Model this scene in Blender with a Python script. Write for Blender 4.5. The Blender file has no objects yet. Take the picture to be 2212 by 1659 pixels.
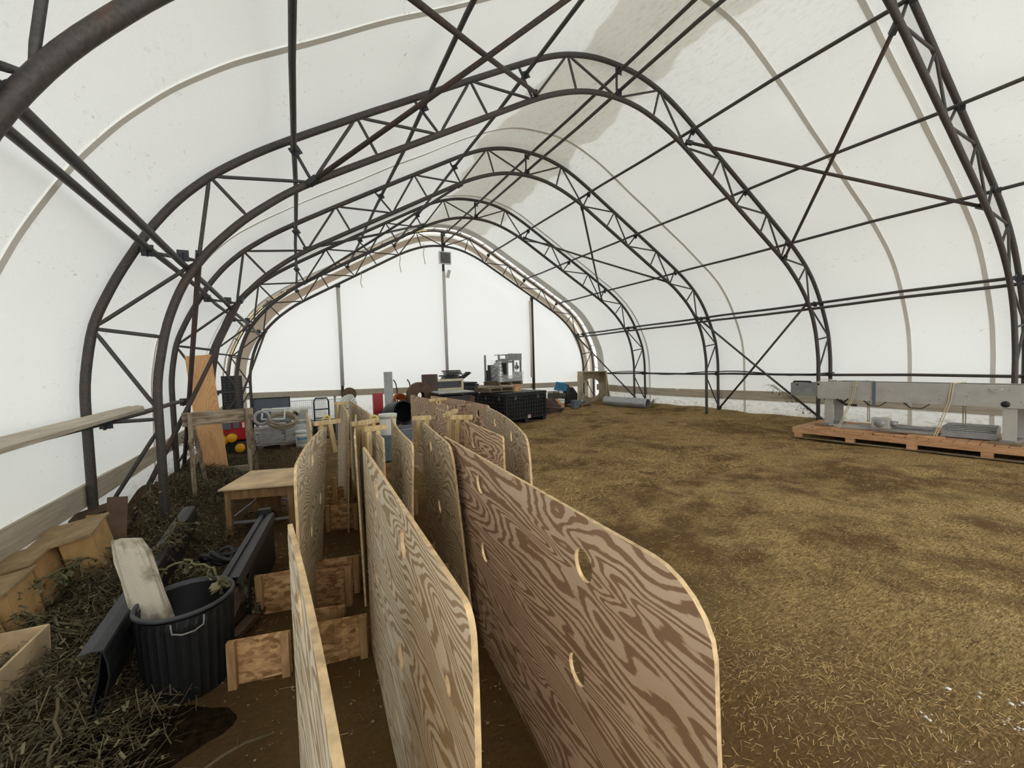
import bpy, bmesh, math, random
import numpy as np
from mathutils import Vector, Matrix, Euler
from mathutils.geometry import delaunay_2d_cdt
PI = math.pi
SC = bpy.context.scene
COL = SC.collection
rnd = random.Random(7)

# ------------------------------------------------------------------ camera, sky, exposure
IW, IH, FPX = 2212, 1659, 889.31
CAM = Vector((-4.8931, 0.0, 1.6775))
YAW, PITCH, ROLL = math.radians(27.4122), math.radians(2.6659), math.radians(-1.66)
_f = Vector((math.sin(YAW)*math.cos(PITCH), math.cos(YAW)*math.cos(PITCH), -math.sin(PITCH)))
_r0 = Vector((math.cos(YAW), -math.sin(YAW), 0)); _u0 = _r0.cross(_f)
_r = math.cos(ROLL)*_r0 + math.sin(ROLL)*_u0
_u = -math.sin(ROLL)*_r0 + math.cos(ROLL)*_u0
cd = bpy.data.cameras.new('camera'); cam = bpy.data.objects.new('camera', cd); COL.objects.link(cam)
cd.sensor_fit = 'HORIZONTAL'; cd.sensor_width = 36; cd.lens = 36*FPX/IW; cd.clip_start = .02; cd.clip_end = 300
cam.matrix_world = Matrix(((_r.x, _u.x, -_f.x, CAM.x), (_r.y, _u.y, -_f.y, CAM.y), (_r.z, _u.z, -_f.z, CAM.z), (0, 0, 0, 1)))
SC.camera = cam
wd = bpy.data.worlds.new('overcast'); SC.world = wd; wd.use_nodes = True
bg = wd.node_tree.nodes['Background']; bg.inputs[0].default_value = (.98, 1.0, .985, 1); bg.inputs[1].default_value = 3.3
SC.view_settings.view_transform = 'Standard'; SC.view_settings.look = 'None'
SC.cycles.diffuse_bounces = 7; SC.cycles.max_bounces = 14
SC.view_settings.exposure = 0.0; SC.view_settings.gamma = 1.0; SC.view_settings.use_curve_mapping = False

def ray(x, y): return _f + _r*((x-IW/2)/FPX) - _u*((y-IH/2)/FPX)
def at(x, y, z=0.0):          # measured image point of something known to be at height z
    d = ray(x, y); return CAM + d*((z-CAM.z)/d.z)
def atY(x, y, Y):             # ... known to stand in the cross-plane Y
    d = ray(x, y); return CAM + d*(Y/d.y)
def atX(x, y, X):
    d = ray(x, y); return CAM + d*((X-CAM.x)/d.x)

# ------------------------------------------------------------------ helpers
def tag(o, label=None, cat=None, group=None, kind=None):
    if label: o['label'] = label
    if cat: o['category'] = cat
    if group: o['group'] = group
    if kind: o['kind'] = kind
    return o
def thing(name, label, cat, loc=(0, 0, 0), rz=0.0, group=None, rot=None):
    o = bpy.data.objects.new(name, None); COL.objects.link(o); o.empty_display_size = .1
    o.location = loc; o.rotation_euler = rot if rot is not None else (0, 0, rz)
    return tag(o, label, cat, group)
def copy_tree(o, parent=None):
    c = o.copy(); COL.objects.link(c)
    if parent: c.parent = parent
    for ch in o.children: copy_tree(ch, c)
    return c
class MB:
    def __init__(s): s.v = []; s.f = []; s.sm = []; s.m = Matrix.Identity(4)
    def at(s, loc=(0, 0, 0), rot=(0, 0, 0)):
        s.m = Matrix.Translation(Vector(loc)) @ Euler(rot).to_matrix().to_4x4(); return s
    def add(s, vs, fs, sm=False):
        n = len(s.v)
        s.v += [tuple(s.m @ Vector(v)) for v in vs]
        s.f += [tuple(i+n for i in f) for f in fs]; s.sm += [sm]*len(fs); return s
    def box(s, c, d, rot=(0, 0, 0), taper=1.0):
        R = Euler(rot).to_matrix(); c = Vector(c); vs = []
        for k in (-.5, .5):
            t = taper if k > 0 else 1.0
            for a, b in ((-.5, -.5), (.5, -.5), (.5, .5), (-.5, .5)):
                vs.append(c + R @ Vector((a*d[0]*t, b*d[1]*t, k*d[2])))
        return s.add(vs, [(3, 2, 1, 0), (4, 5, 6, 7), (0, 1, 5, 4), (1, 2, 6, 5), (2, 3, 7, 6), (3, 0, 4, 7)])
    def beam(s, a, b, w, h, up=(0, 0, 1)):      # rectangular bar from a to b
        a = Vector(a); b = Vector(b); d = (b-a).normalized(); up = Vector(up)
        if abs(d.dot(up)) > .98: up = Vector((0, 1, 0))
        x = d.cross(up).normalized(); z = x.cross(d).normalized(); vs = []
        for p in (a, b):
            for i, j in ((-1, -1), (1, -1), (1, 1), (-1, 1)): vs.append(p + x*(i*w/2) + z*(j*h/2))
        return s.add(vs, [(0, 1, 2, 3), (7, 6, 5, 4), (0, 4, 5, 1), (1, 5, 6, 2), (2, 6, 7, 3), (3, 7, 4, 0)])
    def tube(s, pts, r, n=10, caps=True, closed=False):
        P = [Vector(p) for p in pts]; N = len(P); rs = r if isinstance(r, (list, tuple)) else [r]*N
        vs = []; prev = None
        for i, p in enumerate(P):
            if closed: d = P[(i+1) % N]-P[i-1]
            else: d = P[min(i+1, N-1)]-P[max(i-1, 0)]
            d = d.normalized() if d.length > 1e-9 else Vector((0, 0, 1))
            if prev is None:
                a = Vector((0, 0, 1)) if abs(d.z) < .9 else Vector((1, 0, 0)); x = d.cross(a).normalized()
            else:
                x = prev - d*prev.dot(d); x = x.normalized() if x.length > 1e-6 else d.orthogonal().normalized()
            prev = x; y = d.cross(x)
            for k in range(n):
                t = 2*PI*k/n; vs.append(p + (x*math.cos(t)+y*math.sin(t))*rs[i])
        fs = []
        for i in range(N if closed else N-1):
            j = (i+1) % N
            for k in range(n): fs.append((i*n+k, i*n+(k+1) % n, j*n+(k+1) % n, j*n+k))
        s.add(vs, fs, True)
        if caps and not closed:
            m = len(s.v)-len(vs)
            s.f += [tuple(m+k for k in reversed(range(n))), tuple(m+(N-1)*n+k for k in range(n))]; s.sm += [False, False]
        return s
    def lathe(s, prof, n=32, a0=0, a1=2*PI):
        full = abs(a1-a0-2*PI) < 1e-6; k = n if full else n+1; vs = []
        for r, z in prof:
            for i in range(k):
                t = a0+(a1-a0)*i/n; vs.append((r*math.cos(t), r*math.sin(t), z))
        fs = []
        for j in range(len(prof)-1):
            for i in range(n):
                i2 = (i+1) % k; fs.append((j*k+i, j*k+i2, (j+1)*k+i2, (j+1)*k+i))
        return s.add(vs, fs, True)
    def prism(s, poly, y0, y1):                 # xz polygon extruded along y
        n = len(poly); vs = [(x, y0, z) for x, z in poly]+[(x, y1, z) for x, z in poly]
        fs = [tuple(range(n)), tuple(reversed(range(n, 2*n)))]+[(i, i+n, (i+1) % n+n, (i+1) % n) for i in range(n)]
        return s.add(vs, fs)
    def grid(s, P, sm=True):                    # P[i][j]
        a, b = len(P), len(P[0])
        return s.add([p for row in P for p in row], [(i*b+j, i*b+j+1, (i+1)*b+j+1, (i+1)*b+j) for i in range(a-1) for j in range(b-1)], sm)
    def build(s, name, mat, parent=None, loc=None, bevel=0, solid=0):
        me = bpy.data.meshes.new(name); me.from_pydata(s.v, [], s.f); me.update()
        bm = bmesh.new(); bm.from_mesh(me)
        if not solid: bmesh.ops.recalc_face_normals(bm, faces=bm.faces)
        bm.to_mesh(me); bm.free()
        me.polygons.foreach_set('use_smooth', s.sm)
        o = bpy.data.objects.new(name, me); COL.objects.link(o)
        if mat: me.materials.append(mat)
        if parent: o.parent = parent
        if loc is not None: o.location = loc
        if solid:
            q = o.modifiers.new('thickness', 'SOLIDIFY'); q.thickness = solid; q.offset = 0
        if bevel:
            q = o.modifiers.new('bevel', 'BEVEL'); q.width = bevel; q.segments = 2; q.limit_method = 'ANGLE'
        return o
def struct(o): o['kind'] = 'structure'; return o

# ------------------------------------------------------------------ materials
def lin(h):
    c = [int(h[i:i+2], 16)/255 for i in (0, 2, 4)]
    return tuple(x/12.92 if x <= .04045 else ((x+.055)/1.055)**2.4 for x in c)+(1,)
class NT:
    def __init__(s, name):
        s.mat = bpy.data.materials.new(name); s.mat.use_nodes = True; s.t = s.mat.node_tree
        s.b = s.t.nodes['Principled BSDF']; s.out = s.t.nodes['Material Output']
    def n(s, typ, ins=None, **kw):
        o = s.t.nodes.new(typ)
        for k, v in kw.items(): setattr(o, k, v)
        for k, v in (ins or {}).items():
            if isinstance(v, bpy.types.NodeSocket): s.t.links.new(v, o.inputs[k])
            else: o.inputs[k].default_value = v
        return o
    def link(s, a, b): s.t.links.new(a, b)
    def coord(s, scale=(1, 1, 1), out='Object', shift=True):
        tc = s.n('ShaderNodeTexCoord'); v = tc.outputs[out]
        if shift:
            oi = s.n('ShaderNodeObjectInfo'); k = s.n('ShaderNodeMath', {0: oi.outputs['Random'], 1: 37.0}, operation='MULTIPLY')
            cb = s.n('ShaderNodeCombineXYZ', {0: k.outputs[0], 1: k.outputs[0], 2: k.outputs[0]})
            v = s.n('ShaderNodeVectorMath', {0: v, 1: cb.outputs[0]}, operation='ADD').outputs[0]
        return s.n('ShaderNodeMapping', {0: v, 3: scale}).outputs[0]
    def noise(s, vec, scale, detail=4, rough=.55, dist=0.0):
        return s.n('ShaderNodeTexNoise', {'Vector': vec, 'Scale': scale, 'Detail': detail, 'Roughness': rough, 'Distortion': dist}).outputs[0]
    def ramp(s, fac, stops, interp='LINEAR'):
        r = s.n('ShaderNodeValToRGB', {0: fac}); e = r.color_ramp.elements; r.color_ramp.interpolation = interp
        while len(e) > 1: e.remove(e[-1])
        e[0].position = stops[0][0]; e[0].color = stops[0][1]
        for p, c in stops[1:]: x = e.new(p); x.color = c
        return r.outputs[0]
    def mix(s, fac, a, b, mode='MIX'):
        m = s.n('ShaderNodeMix', {0: fac}, data_type='RGBA', blend_type=mode)
        for i, v in ((6, a), (7, b)):
            if isinstance(v, bpy.types.NodeSocket): s.link(v, m.inputs[i])
            else: m.inputs[i].default_value = v
        return m.outputs[2]
    def math(s, op, a, b=0.0, c=None):
        d = {0: a, 1: b}
        if c is not None: d[2] = c
        return s.n('ShaderNodeMath', d, operation=op).outputs[0]
    def bump(s, h, strength=.3, dist=.01):
        s.link(s.n('ShaderNodeBump', {'Height': h, 'Strength': strength, 'Distance': dist}).outputs[0], s.b.inputs['Normal'])
    def base(s, c, rough=.7, metal=0.0, spec=None):
        if isinstance(c, bpy.types.NodeSocket): s.link(c, s.b.inputs['Base Color'])
        else: s.b.inputs['Base Color'].default_value = c
        if isinstance(rough, bpy.types.NodeSocket): s.link(rough, s.b.inputs['Roughness'])
        else: s.b.inputs['Roughness'].default_value = rough
        s.b.inputs['Metallic'].default_value = metal
        if spec is not None: s.b.inputs['Specular IOR Level'].default_value = spec
        return s.mat
BW = ((0, 0, 0, 1), (1, 1, 1, 1))
def plain(name, hexc, rough=.6, metal=0.0, vary=.18, scale=6.0, spec=None):
    t = NT(name); c = lin(hexc); n = t.noise(t.coord(), scale, 5)
    k = t.ramp(n, [(.3, tuple(x*(1-vary) for x in c[:3])+(1,)), (.7, tuple(min(1, x*(1+vary)) for x in c[:3])+(1,))])
    t.bump(n, .08, .01)
    return t.base(k, rough, metal, spec)
def rusty(name, c1, c2, amount, rough=.6):
    t = NT(name); v = t.coord(); n = t.noise(v, 9, 6, .65); n2 = t.noise(v, 60, 3)
    f = t.ramp(n, [(amount-.1, BW[0]), (amount+.1, BW[1])])
    c = t.mix(f, lin(c2), lin(c1)); c = t.mix(.25, c, t.ramp(n2, [(.3, lin('16130f')), (.7, lin('6a625a'))]))
    t.bump(n2, .2, .003)
    return t.base(c, rough, .15)
def membrane(name, trans, tint, stains=True, dirt_low=True, seamdark=1.0):
    t = NT(name); tc = t.n('ShaderNodeTexCoord').outputs['Object']
    sep = t.n('ShaderNodeSeparateXYZ', {0: tc}); X, Y, Z = sep.outputs
    fine = t.noise(t.n('ShaderNodeMapping', {0: tc, 3: (9, 9, 9)}).outputs[0], 4, 4)
    col = t.mix(fine, tuple(x*.93 for x in tint[:3])+(1,), tint)
    if stains:      # dark flecks dotted along the length of the cloth, yellow mildew near the ridge
        m = t.noise(t.n('ShaderNodeMapping', {0: tc, 3: (14, 4.5, 14)}).outputs[0], 2.2, 6, .7)
        big = t.noise(t.n('ShaderNodeMapping', {0: tc, 3: (2.5, .35, 2.5)}).outputs[0], 1.3, 3)
        fl = t.ramp(m, [(.60, BW[0]), (.67, BW[1])]); fl = t.math('MULTIPLY', fl, t.ramp(big, [(.5, BW[0]), (.68, BW[1])]))
        col = t.mix(t.math('MULTIPLY', fl, .5), col, lin('77756a'))
        near = t.math('SUBTRACT', 1.0, t.math('DIVIDE', t.math('ABSOLUTE', t.math('SUBTRACT', X, .3)), 2.3)); near = t.math('MAXIMUM', near, 0.0)
        st = t.noise(t.n('ShaderNodeMapping', {0: tc, 3: (11, 3.5, 11)}).outputs[0], 1.8, 8, .75)
        sm = t.math('MULTIPLY', t.ramp(st, [(.5, BW[0]), (.75, BW[1])]), near)
        col = t.mix(t.math('MULTIPLY', sm, .55), col, lin('b3a578'))
    if dirt_low:
        lo = t.ramp(Z, [(.2, BW[1]), (.62, BW[0])])
        dn = t.noise(t.n('ShaderNodeMapping', {0: tc, 3: (2, 2, 5)}).outputs[0], 2.5, 6, .7)
        d = t.math('MULTIPLY', t.ramp(dn, [(.5, BW[0]), (.72, BW[1])]), lo)
        col = t.mix(t.math('MULTIPLY', d, .75), col, lin('8a7c5e'))
    tr = t.n('ShaderNodeBsdfTranslucent', {0: col}); df = t.n('ShaderNodeBsdfDiffuse', {0: col})
    mx = t.n('ShaderNodeMixShader', {0: trans, 1: df.outputs[0], 2: tr.outputs[0]})
    t.link(mx.outputs[0], t.out.inputs[0]); t.t.nodes.remove(t.b)
    return t.mat
def plywood(name, light, dark, line=.55, s=(1.5, 30, 10.5), knots='5a3a28', freq=34.0, warm=.25):
    t = NT(name); v = t.coord(); w = t.noise(t.n('ShaderNodeMapping', {0: v, 3: (3.0, 3, 6.5)}).outputs[0], 1.0, 2, .5)
    # cathedral grain: contour lines of a smooth field stretched along the sheet
    fld = t.noise(t.n('ShaderNodeMapping', {0: v, 3: (.75, .3, 3.4)}).outputs[0], 1.0, 2.6, .45, .5)
    zz = t.n('ShaderNodeSeparateXYZ', {0: v}).outputs[2]
    warp = t.noise(t.n('ShaderNodeMapping', {0: v, 3: (11, 3, 42)}).outputs[0], 1.0, 3, .6)
    ph = t.math('ADD', t.math('MULTIPLY_ADD', zz, 130.0, t.math('MULTIPLY', fld, freq*5.5)), t.math('MULTIPLY', warp, 4.5))
    sn = t.math('SINE', ph); lines = t.ramp(t.math('MULTIPLY_ADD', sn, .5, .5), [(.42, BW[0]), (.72, BW[1])])
    fib = t.noise(t.n('ShaderNodeMapping', {0: v, 3: (6, 60, 190)}).outputs[0], 1.0, 3, .6)
    c = t.mix(fib, tuple(x*.82 for x in lin(light)[:3])+(1,), lin(light))
    c = t.mix(t.math('MULTIPLY', lines, line), c, lin(dark))
    pat = t.ramp(w, [(.4, BW[0]), (.7, BW[1])]); c = t.mix(t.math('MULTIPLY', pat, warm), c, lin('9a7358'))
    kn = t.n('ShaderNodeTexVoronoi', {'Vector': t.n('ShaderNodeMapping', {0: v, 3: (2.2, 0, 3.4)}).outputs[0], 'Scale': 1.0}).outputs[0]
    c = t.mix(t.ramp(kn, [(.015, BW[1]), (.05, BW[0])]), c, lin(knots))
    t.bump(t.math('ADD', fib, t.math('MULTIPLY', lines, .6)), .25, .004)
    return t.base(c, .85, 0, .2)
def timber(name, light, dark, s=(3, 40, 40), rough=.8):
    t = NT(name); v = t.coord(); g = t.noise(t.n('ShaderNodeMapping', {0: v, 3: s}).outputs[0], 1.0, 5, .6, .6)
    b = t.noise(v, 3.5, 4)
    c = t.ramp(g, [(.32, lin(dark)), (.68, lin(light))]); c = t.mix(t.math('MULTIPLY', t.ramp(b, [(.45, BW[0]), (.75, BW[1])]), .45), c, lin(dark))
    t.bump(g, .2, .004); return t.base(c, rough, 0, .2)
def osb(name, light, dark):
    t = NT(name); v = t.coord(); vd = t.n('ShaderNodeVectorMath', {0: v, 1: t.n('ShaderNodeMix', {0: .06, 4: v, 5: t.n('ShaderNodeTexNoise', {'Vector': v, 'Scale': 9.0}).outputs[1]}, data_type='VECTOR').outputs[1]}, operation='ADD').outputs[0]
    a = t.n('ShaderNodeTexVoronoi', {'Vector': t.n('ShaderNodeMapping', {0: vd, 2: (0, .5, .3), 3: (9, 9, 24)}).outputs[0], 'Scale': 1.0})
    b = t.n('ShaderNodeTexVoronoi', {'Vector': t.n('ShaderNodeMapping', {0: vd, 2: (.2, -.9, 1.2), 3: (14, 9, 20)}).outputs[0], 'Scale': 1.0})
    sa = t.n('ShaderNodeSeparateColor', {0: a.outputs[1]}).outputs[0]; sb = t.n('ShaderNodeSeparateColor', {0: b.outputs[1]}).outputs[0]
    k = t.math('MULTIPLY_ADD', sa, .6, t.math('MULTIPLY', sb, .4))
    c = t.ramp(k, [(.15, lin(dark)), (.5, tuple((p+q)/2 for p, q in zip(lin(light), lin(dark)))), (.9, lin(light))])
    t.bump(k, .2, .004); return t.base(c, .8, 0, .2)
def floor_material():
    t = NT('ground_dirt_straw'); v = t.n('ShaderNodeTexCoord').outputs['Object']
    sep = t.n('ShaderNodeSeparateXYZ', {0: v}); X, Y, Z = sep.outputs
    big = t.noise(v, .55, 4, .55); mid = t.noise(v, 2.6, 5, .6); fine = t.noise(v, 26, 5, .7)
    stq = t.noise(t.n('ShaderNodeMapping', {0: v, 2: (0, 0, .5), 3: (10, 46, 10)}).outputs[0], 1.6, 4, .7, .8)
    stq2 = t.noise(t.n('ShaderNodeMapping', {0: v, 2: (0, 0, -.6), 3: (12, 52, 10)}).outputs[0], 1.7, 4, .7, .8)
    st = t.math('MAXIMUM', stq, stq2)
    dirt = t.mix(fine, lin('40301e'), lin('765c3a')); dirt = t.mix(t.ramp(mid, [(.45, BW[0]), (.65, BW[1])]), dirt, lin('5f4826'))
    straw = t.mix(st, lin('8c6c3a'), lin('ecce94'))
    # straw lies on the open right-hand floor, bare dirt among the dividers, dark dirt by the left wall
    dens = t.math('ADD', t.ramp(t.math('MULTIPLY_ADD', X, .1, t.math('MULTIPLY_ADD', Y, .03, .5)), [(.22, BW[0]), (.42, BW[1])]), 0.0)
    dens = t.math('MULTIPLY', dens, t.ramp(t.math('MULTIPLY_ADD', mid, .45, t.math('MULTIPLY', big, .55)), [(.42, BW[0]), (.54, BW[1])]))
    f = t.math('MULTIPLY', t.ramp(st, [(.42, BW[0]), (.66, BW[1])]), t.math('MULTIPLY_ADD', dens, .85, .05))
    c = t.mix(f, dirt, straw)
    wear = t.ramp(t.noise(v, .9, 3), [(.52, BW[0]), (.7, BW[1])]); c = t.mix(t.math('MULTIPLY', wear, .35), c, lin('6a5c3a'))
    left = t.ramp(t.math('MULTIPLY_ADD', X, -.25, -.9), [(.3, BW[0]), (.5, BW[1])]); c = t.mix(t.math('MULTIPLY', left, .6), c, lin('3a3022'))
    t.bump(t.math('ADD', fine, t.math('MULTIPLY', st, .7)), .7, .03)
    return t.base(c, .95, 0, .1)

M = {}
M['steel'] = rusty('painted_dark_steel', '3d3935', '5a3f2e', .36)
M['pipe'] = rusty('dark_grey_pipe', '403e3b', '52443a', .33)
M['rust'] = rusty('rusty_pipe', '3a3330', '54392a', .45, .8)
M['plate'] = plain('bracket_steel', '3a3c3e', .5, .4)
M['cloth'] = membrane('roof_cloth', .145, (.90, .91, .885, 1))
M['endcloth'] = membrane('end_wall_cloth', .175, (.95, .955, .935, 1), stains=False)
M['seam'] = membrane('seam_cloth', .12, (.74, .71, .65, 1), stains=False, dirt_low=False)
M['hem'] = membrane('hem_cloth', .115, (.66, .64, .60, 1), stains=False, dirt_low=False)
M['tanhem'] = membrane('tan_hem_cloth', .09, (.70, .60, .49, 1), stains=False, dirt_low=False)
M['yellow_lining'] = membrane('yellowed_lining', .26, (.85, .68, .36, 1), stains=False, dirt_low=False)
M['girt'] = timber('grey_weathered_board', 'd0c6b6', 'a89d8b', (30, 1.5, 30))
M['ply'] = plywood('weathered_plywood', 'e8d0b6', '8c6a50', .85, warm=.15)
M['ply_grey'] = plywood('greyed_plywood', 'e2d3ba', '94805f', .8, warm=.06)
M['ply_pale'] = plywood('pale_plywood', 'f4e6ce', 'a58a66', .85, warm=.05)
M['ply_orange'] = plywood('orange_plywood', 'dfb07e', 'b07f50', .4, warm=.3)
M['ply_edge'] = plain('plywood_edge', 'c9ac82', .85, 0, .3, 30)
M['clip_wood'] = timber('pale_clip_timber', 'd0b88e', 'a08860', (30, 30, 4))
M['osb'] = osb('strand_board', 'd8ae7e', '8a6440')
M['cleat'] = timber('cleat_timber', 'bf9a70', '93704a', (30, 30, 5))
M['oldwood'] = timber('old_grey_timber', 'b3a48e', '5c4d3c', (24, 24, 5))
M['oldwood_x'] = timber('old_grey_board', 'b3a48e', '5c4d3c', (4, 24, 24))
M['tabletop'] = plain('dusty_table_board', 'd2b892', .85, 0, .3, 4)
M['tablewood'] = timber('table_timber', 'a5835c', '7c5f3e', (20, 20, 4))
M['boxwood'] = plain('nest_box_plywood', 'b8935f', .85, 0, .25, 5)
M['lidwood'] = plain('weathered_box_lid', '9a825f', .9, 0, .3, 9)
M['brownwood'] = plain('dark_brown_board', '54402f', .8, 0, .3, 8)
M['black'] = plain('black_plastic', '17181a', .5, 0, .3, 14)
M['rim'] = plain('scuffed_black_rim', '44454a', .6, 0, .3, 14)
M['blackmetal'] = plain('black_sheet', '3a3a3e', .42, .3, .3, 10)
M['foam'] = None
M['galv'] = plain('galvanised_steel', 'a9abab', .45, .55, .15, 10)
M['alu'] = plain('brushed_aluminium', 'b3b1ac', .5, .3, .10, 5)
M['greymetal'] = plain('dull_grey_metal', '8f9090', .5, .4, .15, 8)
M['pallet'] = timber('pallet_timber', 'c79d78', '9a7250', (4, 30, 30))
M['pallet_grey'] = timber('old_pallet_timber', '8f7f6a', '62543f', (4, 30, 30))
M['white'] = plain('white_plastic', 'd8d8d2', .5, 0, .08)
M['cream'] = plain('cream_plastic', 'c9c0a4', .6, 0, .12)
M['red'] = plain('red_paint', 'a1121d', .4, 0, .15)
M['darkred'] = plain('dark_red_paint', '7d1620', .5, 0, .15)
M['yellow'] = plain('yellow_plastic', 'e0a20e', .45, 0, .12)
M['yellowrope'] = plain('yellow_strap', 'c9b56a', .8, 0, .15)
M['teal'] = plain('teal_paint', '1f4148', .5, .1, .2)
M['bluegrey'] = plain('blue_grey_plastic', '5b656e', .55, 0, .1)
M['blue'] = plain('blue_plastic', '3f83a8', .5, 0, .1)
M['tan'] = plain('stained_tan_plastic', 'a99b80', .75, 0, .25, 5)
M['hose'] = plain('grey_tan_hose', '8a7d68', .6, 0, .15)
M['orange'] = plain('orange_cord', 'b5622f', .7, 0, .2)
M['cardboard'] = plain('cardboard', 'a97a4c', .9, 0, .2)
M['tarp'] = plain('brown_tarp', '3c2a20', .8, 0, .3)
M['rope'] = plain('pale_rope', 'b9ab8c', .9, 0, .15)
M['lace'] = plain('dark_lacing_cord', '4f4a42', .9, 0, .15)
M['blackline'] = plain('dark_cable', '262626', .6, 0, .1)
M['greyplastic'] = plain('pale_grey_plastic', 'a9aca8', .55, 0, .1)
M['wire'] = plain('galvanised_wire', '8a8a86', .5, .5, .1)
M['dirt'] = plain('clinging_soil', '6a5a44', .95, 0, .4, 20)
M['machinery'] = plain('olive_machinery', '4a4a3e', .6, .2, .4, 12)
M['straw'] = None
t = NT('styrofoam'); v = t.coord(); n1 = t.noise(v, 5, 5, .65); n2 = t.noise(v, 90, 2)
c = t.mix(t.ramp(n1, [(.47, BW[0]), (.66, BW[1])]), lin('c9c0ae'), lin('6d6350'))
t.bump(n2, .5, .006); M['foam'] = t.base(c, .95, 0, .1)
t = NT('shrink_wrap'); tb = t.n('ShaderNodeBsdfTransparent'); gl = t.n('ShaderNodeBsdfGlossy', {0: (.8, .8, .8, 1), 1: .25}); df = t.n('ShaderNodeBsdfDiffuse', {0: (.75, .75, .74, 1)})
wv = t.noise(t.n('ShaderNodeMapping', {0: t.coord(), 3: (4, 4, 22)}).outputs[0], 1.2, 4, .6, .6)
m1 = t.n('ShaderNodeMixShader', {0: .35, 1: df.outputs[0], 2: gl.outputs[0]}); m2 = t.n('ShaderNodeMixShader', {0: t.ramp(wv, [(.40, (.18, .18, .18, 1)), (.66, (.75, .75, .75, 1))]), 1: tb.outputs[0], 2: m1.outputs[0]})
t.link(m2.outputs[0], t.out.inputs[0]); t.t.nodes.remove(t.b); M['wrap'] = t.mat
t = NT('snow_cover'); v = t.n('ShaderNodeTexCoord').outputs['Object']
tr = t.n('ShaderNodeBsdfTranslucent', {0: (.78, .76, .70, 1)}); df = t.n('ShaderNodeBsdfDiffuse', {0: (.8, .8, .78, 1)}); mx = t.n('ShaderNodeMixShader', {0: .62, 1: df.outputs[0], 2: tr.outputs[0]})
t.link(mx.outputs[0], t.out.inputs[0]); t.t.nodes.remove(t.b); M['cover'] = t.mat
def strawmat(name, a, b):
    t = NT(name); g = t.n('ShaderNodeNewGeometry'); c = t.ramp(g.outputs['Random Per Island'], [(0, lin(a)), (1, lin(b))])
    return t.base(c, .8, 0, .25)
M['straw'] = strawmat('straw', '8c6c3c', 'e2c48c'); M['weed'] = strawmat('dead_stalks', '3a3022', '7c6f55')
M['leaf'] = strawmat('dried_leaves', '4a4636', '85805f'); M['pebble'] = strawmat('pebbles', '6b5a42', 'a39a88')
M['green'] = strawmat('green_weed', '3a4a20', '7c8a45')
t = NT('snow_outside'); M['snowground'] = t.base((.86, .87, .88, 1), .9, 0, .1)
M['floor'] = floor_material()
# ------------------------------------------------------------------ the setting: ground, cloth shell, skirting boards
FY = [2.32, 5.37, 8.42, 11.47, 14.52]                # the five steel arches
OUT = [(6.71, 0), (6.71, .8), (6.71, 1.6), (6.62, 2.18), (6.42, 2.64), (6.15, 3.13), (5.9, 3.47), (5.6, 3.77), (5.2, 4.07), (4.8, 4.32), (4.065, 4.751), (3.2, 5.245), (2.4, 5.70), (1.6, 6.15), (1.3, 6.30), (1.03, 6.41), (.75, 6.49), (.5, 6.54), (.25, 6.565), (0, 6.57)]
INN = [(6.17, 0), (6.17, .8), (6.17, 1.6), (6.06, 2.2), (5.9, 2.63), (5.67, 2.98), (5.34, 3.34), (4.91, 3.69), (4.6, 3.885), (3.9, 4.285), (3.0, 4.795), (2.2, 5.25), (1.55, 5.62), (1.25, 5.76), (1.0, 5.86), (.75, 5.94), (.5, 6.0), (.25, 6.03), (0, 6.04)]
def full(pr): return [(-x, z) for x, z in pr] + [(x, z) for x, z in reversed(pr[:-1])]
def offset(pr, d):
    res = []
    for i, (x, z) in enumerate(pr):
        a = Vector(pr[max(i-1, 0)]); b = Vector(pr[min(i+1, len(pr)-1)]); t = (b-a).normalized()
        n = Vector((-t.y, t.x))                       # outwards for a left-to-right run
        res.append((x+n.x*d, z+n.y*d))
    return res
def dense(pr, step=.12):
    res = [Vector(pr[0])]
    for a, b in zip(pr, pr[1:]):
        a = Vector(a); b = Vector(b); k = max(1, int(math.ceil((b-a).length/step)))
        res += [a+(b-a)*(i/k) for i in range(1, k+1)]
    for _ in range(3):                                # round the corners a little
        res = [res[0]]+[(res[i-1]+res[i]*2+res[i+1])/4 for i in range(1, len(res)-1)]+[res[-1]]
    return [(p.x, p.y) for p in res]
FOUT, FINN = full(OUT), full(INN)
def gz(x, y):                                         # lie of the ground
    h = .018*math.sin(x*1.7+y*.9)+.014*math.sin(x*3.1-y*2.3+1)+.010*math.sin(x*6.3+y*5.1)
    if x < -5.55: h += min(.13, (-5.55-x)*.22)*(1+.4*math.sin(y*2.1)+.3*math.sin(y*5+x*4))*(1 if y < 8.6 else max(.2, 1-(y-8.6)*.5))
    if x > 5.9: h += min(.12, (x-5.9)*.14)
    return h-.012
m = MB(); NX, NY = 150, 200
m.grid([[(-7.5+15*i/NX, -4.6+20*j/NY, gz(-7.5+15*i/NX, -4.6+20*j/NY)) for j in range(NY+1)] for i in range(NX+1)])
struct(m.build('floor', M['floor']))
m = MB(); m.grid([[(-45+9*i, -40+9*j, -.12) for j in range(11)] for i in range(11)]); struct(m.build('ground', M['snowground']))

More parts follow.
